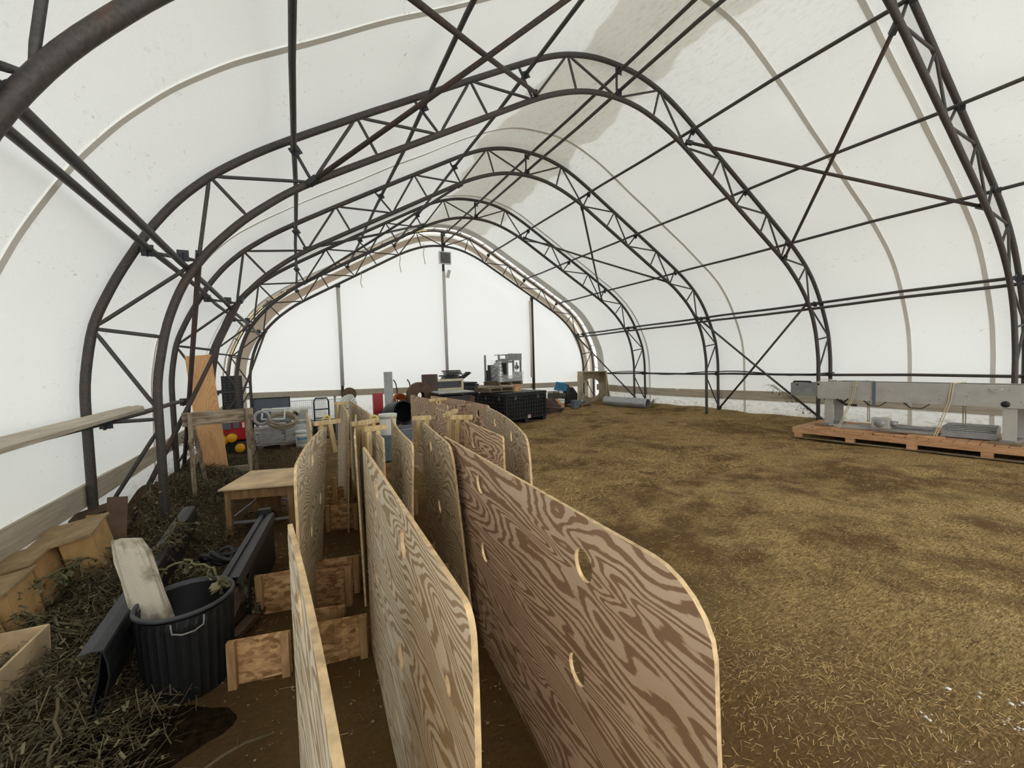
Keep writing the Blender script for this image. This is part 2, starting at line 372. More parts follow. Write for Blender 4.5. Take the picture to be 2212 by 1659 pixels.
CL = dense(offset(FOUT, .085), .1)
def sag(y):                                           # the cloth dips slightly between two arches
    u = ((y-FY[0]) % 3.05)/3.05; return -.035*math.sin(PI*u)**2
def cloth(y, p, d=0.0):
    (x, z), n = p; k = sag(y)+d
    wr = .006*math.sin(x*5+y*4)+.004*math.sin(x*2-y*9)
    k *= min(1, z/1.2); k += wr*min(1, z)
    x2, z2 = x+n[0]*k, z+n[1]*k
    if z < .25: x2 -= math.copysign(.10*(1-z/.25)**2*(1+.4*math.sin(y*7)), x)      # the skirt curls in at the ground
    return (x2, y, z2-.03)
NRM = []
for i in range(len(CL)):
    a = Vector(CL[max(i-1, 0)]); b = Vector(CL[min(i+1, len(CL)-1)]); tt = (b-a).normalized(); NRM.append((-tt.y, tt.x))
CLN = list(zip(CL, NRM))
m = MB(); m.grid([[cloth(y, p) for p in CLN] for y in np.arange(-4.5, 14.28, .18)]); roof = struct(m.build('ceiling', M['cloth']))
for ys in (3.90, 2.72, 7.61, 11.30, .2):
    if ys == 2.72: run = [p for p in CLN if p[0][0] > .4]                    # the short extra seam on the right
    else: run = CLN
    m = MB(); m.grid([[cloth(ys+w, p, -.012-.003*abs(w)) for p in run] for w in (-.035, 0, .035)]); m.build('seam', M['seam'], roof)
# doubled hem at the far edge of the roof cloth, and the rope lacing to the end wall
m = MB(); m.grid([[cloth(y, p, -.02) for p in CLN] for y in (13.84, 14.0, 14.16, 14.29)]); m.build('hem', M['hem'], roof)
def covx(y, side):
    if side > 0: return .86+.10*math.sin(y*1.1)+.06*math.sin(y*3.7+1)+.04*math.sin(y*9)+.30*max(0, min(1, (y-7.7)/.7))
    return -1.0-.22*math.sin(y*.9+.6)-.10*math.sin(y*3.3)-.05*math.sin(y*8)
def topz(x):
    for (a, za), (b, zb) in zip(CL, CL[1:]):
        if a <= x <= b: return za+(zb-za)*(x-a)/(b-a)
    return 6
def ridgep(x):
    for (p, n), (q, o) in zip(CLN, CLN[1:]):
        if p[0] <= x <= q[0]:
            f = (x-p[0])/(q[0]-p[0]); return ((x, p[1]+(q[1]-p[1])*f), (n[0]+(o[0]-n[0])*f, n[1]+(o[1]-n[1])*f))
m = MB(); rows = []
for y in np.arange(-4.4, 14.2, .06):
    a, b = covx(y, -1), covx(y, 1); rows.append([cloth(y, ridgep(a+(b-a)*k/24), .014) for k in range(25)])
m.grid(rows); cv = m.build('ridge_cover', M['cover'], roof); cv['label'] = 'grey snow-covered strip lying along the ridge'

EY = 14.80
ins = dense(offset(FOUT, .02), .14)
m = MB(); rows = []
for x, z in [p for p in ins if p[0] <= 0] : rows.append([(x, EY+.01*math.sin(k), z*k/12-.03) for k in range(13)])
for x, z in [p for p in ins if p[0] > 0]: rows.append([(x, EY+.01*math.sin(k), z*k/12-.03) for k in range(13)])
m.grid(rows); endw = struct(m.build('wall_back', M['endcloth']))
ed = dense(offset(FOUT, .0), .14)
m = MB(); m.grid([[(p[0], y, p[1]) for p in dense(offset(FOUT, d), .14)] for y, d in ((14.82, .025), (14.70, .075), (14.56, .085), (14.47, .07))]); m.build('hem', M['tanhem'], endw)
m = MB()
m.grid([[(p[0]*.985, EY-.015, p[1]*.985) for p in ed], [(p[0]*.94, EY-.02, p[1]*.955) for p in ed]]); m.build('inner_hem', M['tanhem'], endw)
rl = random.Random(3); acc = 0
for i in range(1, len(ed)):
    acc += (Vector(ed[i])-Vector(ed[i-1])).length
    if acc > .42 and ed[i][1] > .6:
        acc = 0; x, z = ed[i]; q = Vector(CL[min(range(len(CL)), key=lambda k: (CL[k][0]-x)**2+(CL[k][1]-z)**2)])
        m = MB(); m.tube([(q.x*.995, 14.25, q.y*.995), (x*1.003, 14.40, z*1.003+.02*rl.uniform(-1, 1)), (x*1.01, 14.52, z*1.01)], .017, 5)
        m.tube([(q.x*.985, 14.22, q.y*.985), (q.x*.98+rl.uniform(-.03, .03), 14.20, q.y*.985-.12)], .007, 4); m.build('lacing', M['lace'], endw)
for k, (u0, u1) in enumerate(((.10, .14), (.155, .185), (.20, .225), (.245, .275), (.30, .345), (.36, .40), (.42, .47))):
    a, b = int(u0*len(ed)), int(u1*len(ed)); m = MB()
    m.grid([[(p[0]*.998, 14.48+.02*math.sin(j*2.1), p[1]*.998) for j, p in enumerate(ed[a:b+1])], [(p[0]*.999, 14.30-.05*math.sin(j*1.3+k), p[1]*.999) for j, p in enumerate(ed[a:b+1])]])
    m.build('torn_lining', M['yellow_lining'], endw)
# unseen end behind the camera: opening added and widened to let daylight onto the foreground
fw_ = MB(); fw_.grid([[(x, -4.4, min(5.6, z)+(z-min(5.6, z))*k/4) for k in range(5)] if abs(x) < 6.3 else [(x, -4.4, z*k/4-.03) for k in range(5)] for x, z in ins]); struct(fw_.build('wall_front', M['endcloth']))

def board_run(name, pts, w=.21, th=.04, axis='x'):    # a long plank on edge following the ground
    m = MB()
    for a, b in zip(pts, pts[1:]): m.beam(a, b, th, w)
    return struct(m.build(name, M['girt']))
board_run('baseboard_left', [(-6.775, -4, .53), (-6.775, 5.4, .535), (-6.775, 9, .56), (-6.775, 14.4, .68)])
board_run('baseboard_right', [(6.79, -4, .58), (6.79, 6.4, .6), (6.79, 11, .54), (6.79, 14.4, .6)], .27)
board_run('baseboard_back', [(-6.6, 14.74, .96), (-1.0, 14.74, .87), (2.6, 14.74, .80), (6.6, 14.74, .75)], .21)

# ------------------------------------------------------------------ steel arches
def P3(p): return Vector((p[0], 0, p[1]))
IN_ = {'rd': (0, 6.04), 'p4': (1.62, 5.58), 'p3': (3.08, 4.75), 'p2': (4.64, 3.86), 'p1': (5.76, 2.86)}
ON_ = {'rd': (0, 6.57), 'p4': (1.86, 6.0), 'p3': (3.42, 5.12), 'p2': (4.86, 4.285), 'p1': (6.27, 2.92)}
MID = [((.98, 6.425), (.82, 5.92)), ((2.62, 5.57), (2.36, 5.16)), ((4.12, 4.72), (3.88, 4.295)), ((5.62, 3.75), (5.30, 3.38))]
def web(root, a, b):
    a = P3(a); b = P3(b); d = b-a; m = MB()
    m.tube([a, a+d*.05, a+d*.13, a+d*.87, a+d*.95, b], [.010, .014, .019, .019, .014, .010], 8); m.build('web_brace', M['pipe'], root)
def make_arch():
    r = thing('arch_truss', '', 'truss', (0, 0, 0))
    for nm, pr, rad in (('outer_chord', FOUT, .040), ('inner_chord', FINN, .040)):
        m = MB(); m.tube([(x, 0, z) for x, z in dense(pr, .12)], rad, 12); m.build(nm, M['steel'], r)
    for sx in (-1, 1):
        S = lambda p: (p[0]*sx, p[1])
        ks = ['rd', 'p4', 'p3', 'p2', 'p1']
        for k in ks:
            if k == 'rd' and sx < 0: continue
            web(r, S(ON_[k]), S(IN_[k]))
        for i, (mo, mi) in enumerate(MID):
            web(r, S(mo), S(IN_[ks[i]])); web(r, S(mo), S(mi)); web(r, S(mo), S(IN_[ks[i+1]]))
        knee = (6.62, 2.14)
        web(r, S(IN_['p1']), S(knee)); web(r, S(knee), S((6.08, 2.06))); web(r, S(knee), S((6.17, 1.32))); web(r, S((6.17, 1.23)), S((6.71, 1.23))); web(r, S((6.17, 1.14)), S((6.70, .22)))
        for (x, z), nr in (((4.80, 4.16), (.55, .83)), ((3.30, 5.02), (.5, .87)), ((1.76, 5.87), (.45, .9)), ((6.16, 2.915), (1, 0)), ((5.88, 2.89), (1, 0)), ((6.56, 1.23), (1, 0))):
            m = MB(); a = math.atan2(nr[1], nr[0])
            m.box((x*sx, -.045, z), (.115, .008, .10), (0, (PI/2-a if sx > 0 else a-PI/2), 0)); m.box((x*sx, -.045-.03, z-.02), (.008, .06, .09), (0, 0, 0))
            m.tube([(x*sx+.03, -.04, z), (x*sx+.03, -.06, z)], .009, 6); m.tube([(x*sx-.03, -.04, z), (x*sx-.03, -.06, z)], .009, 6)
            m.build('bracket', M['plate'], r)
        m = MB(); m.box((6.17*sx, 0, .0), (.16, .16, .03)); m.box((6.71*sx, 0, .0), (.16, .16, .03)); m.build('base_plate', M['plate'], r)
    for z in (6.43, 6.10):
        m = MB(); m.box((0, -.05, z), (.12, .008, .1)); m.box((0, -.08, z), (.008, .06, .09)); m.build('bracket', M['plate'], r)
    return r
arch = make_arch()
ALAB = ['nearest dark steel arch truss, cut off by the top of the frame', 'dark steel arch truss second from the camera, its left legs behind the black tub', 'middle dark steel arch truss of the five, third from the camera', 'dark steel arch truss fourth from the camera, in front of the end one', 'farthest dark steel arch truss standing against the white end wall']
arches = [arch]+[copy_tree(arch) for _ in range(4)]
for o, y, l in zip(arches, FY, ALAB): o.location = (0, y, 0); tag(o, l, 'truss', 'steel arch trusses')

# ------------------------------------------------------------------ purlin pipes running the length of the shed
def purlin(x, z, r, label, y0=-4.2, y1=14.52, mat='pipe', name='purlin_pipe'):
    m = MB(); n = 14
    m.tube([(x+.012*math.sin(k*1.7), y0+(y1-y0)*k/n, z+.01*math.sin(k*2.3)) for k in range(n+1)], r, 8)
    tag(m.build(name, M[mat]), label, 'pipe', 'purlin pipes')
for sx, sd in ((-1, 'left'), (1, 'right')):
    purlin(sx*6.139, 2.936, .030, 'outer pipe of the close pair along the %s shoulder of the arches' % sd)
    purlin(sx*5.861, 2.788, .030, 'inner pipe of the close pair along the %s shoulder of the arches' % sd)
    purlin(sx*4.808, 4.16, .028, 'lone roof pipe just above the %s shoulder, running through the arches' % sd)
    purlin(sx*3.28, 5.053, .028, 'roof pipe halfway up the %s slope, running through the arches' % sd)
    purlin(sx*1.746, 5.893, .028, 'roof pipe high on the %s slope, next below the ridge pair' % sd)
purlin(0, 6.416, .028, 'upper pipe of the pair running along the ridge')
purlin(.02, 6.13, .028, 'lower pipe of the pair running along the ridge')
purlin(6.57, 1.215, .030, 'low wall pipe along the right side, behind the conveyor')
purlin(-6.57, 1.24, .030, 'low wall pipe along the left side, carrying the loose plank')

# ------------------------------------------------------------------ cross bracing
def brace(a, b, label, mat='rust', r=.027):
    a = Vector(a); b = Vector(b); m = MB(); m.tube([a, a+(b-a)*.5+Vector((0, 0, -.012)), b], r, 9)
    d = (b-a).normalized()
    o = m.build('brace_pipe', M[mat]); tag(o, label, 'pipe', 'cross brace pipes')
    for p, q in ((a, d), (b, -d)):
        k = MB(); k.beam(p-q*.06, p+q*.07, .065, .065); k.build('end_clamp', M['plate'], o)
def nd(sx, k, fr, dy=.05): x, z = IN_[k]; return (x*sx, FY[fr]+dy, z+.05)
def ft(sx, fr, dy): return (6.6*sx, FY[fr]+dy, gz(6.6*sx, FY[fr])+.06)
for sx, sd in ((-1, 'left'), (1, 'right')):
    brace(nd(sx, 'p2', 0), nd(sx, 'p4', 1, -.08), 'rusty roof brace rising away to the second arch, %s slope nearest bay' % sd)
    brace(Vector(nd(sx, 'p4', 0))+Vector((0, 0, -.07)), Vector(nd(sx, 'p2', 1, -.08))+Vector((0, 0, -.07)), 'rusty roof brace falling away to the second arch, %s slope nearest bay' % sd)
    brace(nd(sx, 'p2', 2), nd(sx, 'p4', 3, -.08), 'roof brace rising away from third to fourth arch on the %s slope' % sd, 'pipe')
    brace(Vector(nd(sx, 'p4', 2))+Vector((0, 0, -.07)), Vector(nd(sx, 'p2', 3, -.08))+Vector((0, 0, -.07)), 'roof brace falling away from third to fourth arch on the %s slope' % sd, 'pipe')
    for f0, bay in ((1, 'between the second and third arches'), (3, 'between the fourth and end arches')):
        a, b = Vector(nd(sx, 'p1', f0)), Vector(nd(sx, 'p1', f0+1, -.08))
        if f0 == 1: brace(a, ft(sx, f0+1, -.12), '%s wall brace sloping down away from the camera %s' % (sd, bay), 'rust' if sx < 0 else 'pipe')
        brace(Vector(ft(sx, f0, .12))+Vector((-.09*sx, 0, 0)), b+Vector((-.07*sx, 0, 0)), '%s wall brace sloping up away from the camera %s' % (sd, bay), 'rust' if sx < 0 else 'pipe')

# ------------------------------------------------------------------ end posts with cloth sleeves, vent
def post(x, ztop, zs, label, wide, side=0.0, dark=.045):
    t = thing('end_post', label, 'post', (x, 14.62, 0), group='posts of the end wall')
    m = MB(); m.tube([(0, 0, -.02), (0, 0, ztop)], dark, 10); m.build('pole', M['rust'], t)
    m = MB(); m.tube([(side, -.03, zs[0]), (side+.01, -.03, (zs[0]+zs[1])/2), (side, -.03, zs[1])], [wide, wide*.9, wide], 10); m.build('cloth_sleeve', M['hem'] if side == 0 else M['seam'], t)
    m = MB(); m.box((0, -.06, ztop-.02), (.14, .06, .12)); m.build('top_clamp', M['plate'], t)
post(-3.61, 4.43, (1.15, 4.38), 'left end-wall post in a pale grey cloth sleeve with dark foot', .06)
post(0.0, 6.5, (1.35, 5.15), 'tall middle end-wall post rising to the ridge of the far arch', .055)
post(3.70, 4.40, (1.15, 4.25), 'right end-wall post, dark steel with a loose cloth strip beside it', .05, -.10, .06)
t = thing('wall_vent', 'small louvred vent box at the peak of the end wall', 'vent', (0.03, 14.50, 5.62))
m = MB(); m.box((0, 0, 0), (.44, .10, .44)); m.build('housing', M['white'], t)
m = MB()
for k in range(8): m.box((0, -.06, -.17+.048*k), (.36, .035, .02), (.5, 0, 0))
m.build('louvre', M['blackline'], t)
tg = MB(); tg.box((0, 0, 0), (.12, .01, .30), (0, .3, 0)); tag(tg.build('hanging_tag', M['hem'], None, (.14, 14.48, 5.05)), 'pale cloth tag hanging under the vent on the end wall', 'tag')
for k, (x, z) in enumerate(((-2.9, 4.75), (-1.6, 5.45), (-.75, 5.9))):
    m = MB(); m.tube([(0, 0, .12), (.02, 0, 0), (-.02, 0, -.2), (.03, 0, -.38-.1*k)], .012, 5)
    tag(m.build('rope_end', M['rope'], None, (x, 14.46, z)), 'loose cord end hanging from the far arch %s' % ('left of the left end post top', 'between the left and middle end posts', 'just left of the vent')[k] if k else 'loose cord end hanging from the far arch nearest the left end post', 'cord', 'cord ends on the far arch')
# drooping cable along the right low pipe
m = MB(); pts = []
for k in range(41):
    y = 13.2-.20*k; pts.append((6.52, y, 1.235+.05*math.sin(k*.33)+.06*max(0, math.sin((y-6.2)*1.5))*(1 if 5.6 < y < 8.3 else .3)))
m.tube(pts, .018, 6); tag(m.build('cable', M['blackline']), 'black cable looping along the low right wall pipe', 'cable')
# ------------------------------------------------------------------ plywood divider sheets
def sheet(label, near, far, lean=0.0, lean_far=None, h=1.22, bow=0.0, holes=(), corner=(.10, .10), farcut=None, mat='ply', ragged=0.0, th=.013, name='plywood_divider'):
    A = Vector((near[0], near[1], 0)); B = Vector((far[0], far[1], 0)); L = (B-A).length; d = (B-A)/L
    lean_far = lean if lean_far is None else lean_far
    rr = random.Random(int(L*1000)+int(near[1]*77))
    def edge(p, q, n):
        return [(p[0]+(q[0]-p[0])*i/n+(rr.uniform(-1, 1)*ragged if 0 < i < n else 0), p[1]+(q[1]-p[1])*i/n) for i in range(n)]
    c0, c1 = corner; fc = farcut or (.015, .015)
    arc = [(c0*(1-math.sin(t)), h-c1*(1-math.cos(t))) for t in [PI/2*i/6 for i in range(7)]]      # rounded near top corner, from top edge down
    outl = edge((0, 0), (L, 0), 18)+edge((L, 0), (L, h-fc[1]), 10)+edge((L, h-fc[1]), (L-fc[0], h), 2)+edge((L-fc[0], h), (c0, h), 18)+arc[:-1]+edge((0, h-c1), (0, 0), 12)
    loops = [outl]+[[(s+r*math.cos(2*PI*k/18), z+r*1.12*math.sin(2*PI*k/18)) for k in range(18)] for s, z, r in holes]
    V = []; E_ = []
    for lp in loops:
        n = len(V); V += lp; E_ += [(n+i, n+(i+1) % len(lp)) for i in range(len(lp))]
    gx = np.arange(.06, L-.03, .10)
    for x in gx:
        for z in np.arange(.07, h-.04, .12):
            if x < c0+.03 and z > h-c1-.03: continue
            if any((x-s)**2+(z-q)**2 < (r*1.35)**2 for s, q, r in holes): continue
            V.append((x, z))
    vo, eo, fo = delaunay_2d_cdt([Vector(v) for v in V], E_, [], 0, 1e-5)[:3]
    def inside(p, lp):
        c = False
        for (x1, y1), (x2, y2) in zip(lp, lp[1:]+lp[:1]):
            if (y1 > p[1]) != (y2 > p[1]) and p[0] < (x2-x1)*(p[1]-y1)/(y2-y1)+x1: c = not c
        return c
    F = []
    for f in fo:
        g = [sum(vo[i][k] for i in f)/3 for k in (0, 1)]
        if inside(g, outl) and not any(inside(g, lp) for lp in loops[1:]): F.append(tuple(f))
    def lift(p, s):
        ln = lean+(lean_far-lean)*p[0]/L
        return (p[0], bow*math.sin(PI*p[0]/L)*(.55+.45*p[1]/h)+ln*(1-p[1]/h)+s*th/2, p[1])
    n = len(vo); vs = [lift(p, 1) for p in vo]+[lift(p, -1) for p in vo]
    cnt = {}
    for f in F:
        for i in range(3):
            k = (f[i], f[(i+1) % 3]); cnt[k] = 1
    side = [(a, b, b+n, a+n) for a, b in cnt if (b, a) not in cnt]
    me = bpy.data.meshes.new(name); fs = F+[tuple(i+n for i in reversed(f)) for f in F]+side
    me.from_pydata(vs, [], fs); me.update()
    bm = bmesh.new(); bm.from_mesh(me); bmesh.ops.recalc_face_normals(bm, faces=bm.faces)
    bm.to_mesh(me); bm.free()
    me.materials.append(M[mat]); me.materials.append(M['ply_edge'])
    mi = [0]*(2*len(F))+[1]*len(side); me.polygons.foreach_set('material_index', mi)
    o = bpy.data.objects.new(name, me); COL.objects.link(o)
    o.location = A; o.rotation_euler = (0, 0, math.atan2(d.y, d.x))
    return tag(o, label, 'plywood sheet', 'plywood divider sheets')
# lean > 0 puts the foot to the left of the top edge (local +y), seen walking along the sheet
H = .045
sheet('leftmost near plywood divider, seen almost edge-on beside the strand-board feet', (-4.855, -.25), (-4.938, 1.42), .0, bow=-.02, holes=((.60+.70, 1.13, H), (.92, .98, H), (.62, .72, H)), farcut=(.03, .05), mat='ply_pale', ragged=.003)
sheet('middle near plywood divider with a chamfered front corner and ragged edge', (-4.625, .70), (-4.57, 2.55), .0, bow=.0, holes=((.66, 1.10, H), (.80, .62, H), (1.28, 1.11, H), (1.42, .64, H), (.17, .96, .02)), corner=(.05, .06), mat='ply_pale', ragged=.004)
sheet('largest plywood divider in front, nearest on the right with bold curling grain', (-4.18, .53), (-4.055, 2.61), -.06, -.115, holes=((.47, 1.06, .047), (.56, .66, .047), (1.42, 1.07, .047), (1.47, .68, .047)), corner=(.17, .15), mat='ply', ragged=.003)
sheet('bowed plywood divider left of centre, next to the small work table', (-4.93, 2.18), (-4.70, 3.76), .0, .10, bow=.03, holes=((.86, 1.09, H), (.74, .66, H), (1.30, .70, H)), corner=(.10, .13), mat='ply_grey')
sheet('upright plywood divider in the left row behind the first wooden clip', (-4.46, 4.45), (-4.40, 6.4), .05, .05, bow=-.02, holes=((.55, 1.08, H), (1.2, 1.10, H), (.9, .62, H)), corner=(.03, .03), mat='ply_grey')
sheet('far plywood divider beside the tilted white buckets, in the second row', (-4.264, 4.34), (-4.219, 6.73), .0, .0, holes=((.6, 1.08, H), (1.35, 1.08, H)), corner=(.03, .03), mat='ply_grey')
sheet('plywood divider in mid row, its near edge pointing at the largest sheet', (-4.30, 2.46), (-4.085, 4.18), .05, .03, bow=.03, holes=((1.2, .62, H), (.5, .64, H)), corner=(.05, .05), mat='ply_grey', ragged=.003)
sheet('plywood divider with rounded corner just behind the largest front sheet', (-4.13, 2.24), (-3.965, 3.54), -.10, -.05, bow=.0, holes=((.80, 1.09, H), (.66, .66, H)), corner=(.12, .12), mat='ply_grey')
sheet('plywood divider with bold eye-shaped grain, squared front corner, behind the largest sheet', (-3.748, 2.35), (-3.663, 3.27), -.02, holes=((.66, 1.08, H),), corner=(.02, .02), mat='ply')
sheet('rear right plywood divider with a big rounded front corner facing the open floor', (-3.667, 2.16), (-3.03, 4.24), -.04, bow=-.05, holes=((.86, 1.10, H), (1.70, 1.10, H)), corner=(.16, .17), mat='ply_grey')
sheet('rearmost right plywood divider in front of the black slatted crate', (-2.97, 4.25), (-3.02, 6.45), .0, bow=-.04, holes=((.40, 1.10, H), (1.2, 1.10, H)), corner=(.10, .10), mat='ply')
sheet('rear plywood divider below the rusty stove pipe, left edge upright', (-3.24, 5.50), (-3.222, 6.95), .0, holes=(), corner=(.03, .03), mat='ply')
sheet('plywood divider end panel between the clip pair and the rear sheets', (-3.60, 3.42), (-3.545, 4.46), .0, holes=(), corner=(.02, .02), mat='ply')
sheet('plywood divider sliver behind the crossed wooden clips', (-3.34, 4.66), (-3.36, 5.46), .0, holes=(), corner=(.02, .02), mat='ply')
sheet('thin plywood divider seen exactly edge-on beside the middle front sheet', (-4.565, 3.02), (-4.395, 4.40), -.02, holes=(), corner=(.02, .02), mat='ply_grey')
sheet('short plywood divider tip showing behind the bowed sheet by the table', (-4.815, 3.95), (-4.83, 5.1), .0, holes=(), corner=(.12, .12), mat='ply_grey')
sheet('plywood divider edge in the shaded gap right of the edge-on sheet', (-4.42, 2.75), (-4.41, 3.40), .0, holes=(), corner=(.02, .02), mat='ply_grey')

# ------------------------------------------------------------------ wooden clips straddling the sheet tops
def clip(label, a, b, z, legs, leglen=.22):
    a = Vector((a[0], a[1], z)); b = Vector((b[0], b[1], z)); d = b-a; L = d.length
    t = thing('divider_clip', label, 'wooden clip', (a+b)/2, math.atan2(d.y, d.x), 'wooden clips on the dividers')
    m = MB(); m.box((0, 0, 0), (L, .042, .036)); m.build('crossbar', M['clip_wood'], t, bevel=.004)
    for s, tl in legs:
        m = MB(); m.at((s*L, .0, -.018), (0, tl, 0)).box((0, 0, -leglen/2), (.036, .040, leglen)); m.build('leg', M['clip_wood'], t, bevel=.004)
clip('pale wooden clip on the bowed divider by the table, its leg slanting outward', (-4.80, 3.66), (-4.60, 3.72), 1.25, ((.10, -.12), (-.24, .06)), .24)
clip('pale wooden clip farthest back on the left row of dividers', (-4.50, 5.72), (-4.34, 5.66), 1.25, ((-.2, .12), (.2, 0)), .24)
clip('pale wooden clip in the centre, left of the doubled clip', (-4.545, 3.42), (-4.39, 3.44), 1.25, ((-.16, .07), (.16, 0)), .24)
clip('lower front bar of the doubled wooden clip above the edge-on sheet', (-4.50, 3.06), (-4.335, 3.10), 1.25, ((-.30, .0), (.10, 0)), .18)
clip('upper rear bar of the doubled wooden clip above the edge-on sheet', (-4.50, 3.19), (-4.36, 3.31), 1.28, ((-.30, .0), (.15, 0)), .2)
clip('pale wooden clip on the rounded sheet behind the largest divider', (-4.055, 3.46), (-3.905, 3.42), 1.25, ((-.17, .10), (.24, 0)), .24)
clip('twisted pale wooden clip standing askew beside its neighbour on the right', (-3.80, 3.36), (-3.58, 3.70), 1.26, ((-.18, .10), (.05, -.02)), .24)
clip('squat pale wooden clip nearest the bold-grained right divider', (-3.765, 3.30), (-3.615, 3.20), 1.25, ((-.18, .07), (.2, 0)), .24)
clip('pale wooden clip on the rearmost right dividers below the stove pipe', (-3.42, 5.20), (-3.15, 5.28), 1.25, ((-.08, .04), (.1, 0)), .26)

# ------------------------------------------------------------------ strand-board feet holding the sheets
def foot(label, a, b, h=.26, ends=(1, 1), side=-1):
    a = Vector((a[0], a[1], 0)); b = Vector((b[0], b[1], 0)); d = b-a; L = d.length
    t = thing('sheet_stand', label, 'sheet stand', a+Vector((0, 0, gz(a.x, a.y)-.005)), math.atan2(d.y, d.x), 'strand-board feet of the dividers')
    m = MB(); m.box((L/2, 0, h/2), (L, .011, h)); m.build('panel', M['osb'], t)
    for k, s in ((0, .022), (1, L-.022)):
        if ends[k]: m = MB(); m.box((s, side*.024, h/2+.004), (.042, .036, h+.008)); m.build('cleat', M['cleat'], t, bevel=.003)
foot('front strand-board foot with two cleats, right of the black tub', (-5.30, 2.665), (-5.00, 2.60), .255)
foot('strand-board foot right of the leftmost near divider, touching the middle sheet', (-4.90, 2.56), (-4.60, 2.50), .26, (0, 1))
foot('strand-board foot just behind the one touching the middle sheet', (-4.92, 2.72), (-4.70, 2.66), .26, (0, 1))
foot('second strand-board foot back, its left cleat beside the black beam', (-5.215, 3.28), (-4.93, 3.23), .28, (1, 0))
foot('strand-board foot with a round knot under the bowed divider', (-4.89, 3.215), (-4.615, 3.14), .28)
foot('strand-board foot half hidden behind the knotted one', (-4.87, 3.345), (-4.545, 3.28), .28)
foot('strand-board foot between the middle and largest front sheets', (-4.20, 2.80), (-3.89, 2.76), .27, (0, 1))
foot('strand-board foot behind the foot between middle and largest sheets', (-4.18, 3.25), (-3.925, 3.215), .27, (0, 1))
foot('shaded strand-board foot farther back between the left and edge-on sheets', (-4.70, 4.63), (-4.40, 4.53), .27)
foot('strand-board foot just behind the shaded one between the left dividers', (-4.685, 4.90), (-4.41, 4.78), .27)
foot('small strand-board foot in the left lane of dividers, second from the far end', (-4.65, 5.23), (-4.46, 5.32), .27)
foot('farthest strand-board foot in the left lane of dividers', (-4.63, 5.57), (-4.46, 5.51), .27)
foot('strand-board foot end right of the mid-row sheet, nearer one', (-4.05, 4.40), (-3.86, 4.37), .27)
foot('strand-board foot end right of the mid-row sheet, farther one', (-3.95, 4.78), (-3.72, 4.74), .27)
for lab, p, hh in (('dark timber peg standing in the left lane of dividers, nearer one', (-4.60, 4.82), .5), ('dark timber peg standing in the left lane of dividers, farther one', (-4.36, 5.7), .42)):
    m = MB(); m.box((0, 0, hh/2), (.05, .05, hh)); tag(m.build('timber_peg', M['cleat'], None, (p[0], p[1], gz(*p)), bevel=.003), lab, 'peg')
def loop(label, c, r, tilt, mat='yellowrope'):
    m = MB(); m.tube([(r*math.cos(a), .35*r*math.sin(2*a), r*1.1*math.sin(a)) for a in [2*PI*k/24 for k in range(24)]], .014, 6, closed=True)
    o = m.build('strap_loop', M[mat], None, c); o.rotation_euler = (0, 0, tilt); tag(o, label, 'strap')
loop('yellow strap looped over the far left dividers', at(705, 906, 1.17), .033, .3)
loop('yellow strap curled on the far divider by the tilted buckets', at(808, 906, 1.16), .033, -.4)

# ------------------------------------------------------------------ little work table and sawhorse
TA, TB, TC, TD = Vector((-5.665, 5.0, 0)), Vector((-4.965, 4.80, 0)), Vector((-4.955, 5.62, 0)), Vector((-5.63, 5.82, 0))
dx = (TB-TA); tw = dx.length; ang = math.atan2(dx.y, dx.x); td = .80
t = thing('work_table', 'small low wooden table with a dusty top left of the dividers', 'table', (TA.x, TA.y, 0), ang)
m = MB(); m.box((tw/2, td/2, .497), (tw, td, .018)); m.build('table_top', M['tabletop'], t, bevel=.004)
m = MB(); m.box((tw/2, .055, .435), (tw-.12, .02, .10)); m.box((tw/2, td-.06, .435), (tw-.12, .02, .10)); m.box((.065, td/2, .435), (.02, td-.12, .10)); m.box((tw-.065, td/2, .435), (.02, td-.12, .10)); m.build('apron', M['tablewood'], t)
for x in (.07, tw-.07):
    for y in (.06, td-.06): m = MB(); m.box((x, y, .244), (.055, .055, .488)); m.build('leg', M['tablewood'], t, bevel=.003)
for y in (.06, td-.06): m = MB(); m.box((tw/2, y, .14), (tw-.14, .018, .022)); m.build('stretcher', M['greymetal'], t)
for x in (.07, tw-.07): m = MB(); m.box((x, td/2, .17), (.018, td-.12, .022)); m.build('stretcher', M['greymetal'], t)
m = MB(); m.box((0, 0, .15), (.24, .02, .30), (.35, 0, .1)); o = m.build('board_scrap', M['tablewood'], None, (-5.25, 5.35, .0)); tag(o, 'offcut of board leaning beneath the small low table', 'board')

SA, SB = Vector((-6.15, 6.32, 0)), Vector((-5.48, 6.47, 0)); d = SB-SA; L = d.length
t = thing('sawhorse', 'tall old wooden sawhorse behind the small low table', 'sawhorse', (SA.x, SA.y, .06), math.atan2(d.y, d.x))
m = MB(); m.box((L/2, 0, 1.06), (L+.06, .04, .17)); m.build('top_board', M['oldwood_x'], t, bevel=.003)
for x in (.045, L-.045):
    m = MB(); m.beam((x, -.04, 1.14), (x, -.10, -.02), .045, .085, (0, 1, 0)); m.build('leg', M['oldwood'], t)
    m = MB(); m.beam((x+.02, .04, 1.05), (x+.17, .50, -.02), .045, .085, (0, 1, 0)); m.build('leg', M['oldwood'], t)
    m = MB(); m.beam((x-.01, -.07, .50), (x+.10, .24, .60), .03, .09); m.build('side_brace', M['oldwood'], t)
b0 = Vector((-6.13, 7.98, gz(-6.13, 7.98))); v = atY(428, 768, 8.30)-b0
t = thing('leaning_board', 'tall orange plywood board leaning behind the sawhorse', 'board', b0, 0)
m = MB(); d = v.normalized(); L = v.length; x = Vector((1, .12, 0)).normalized(); nn = d.cross(x).normalized(); x = nn.cross(d)
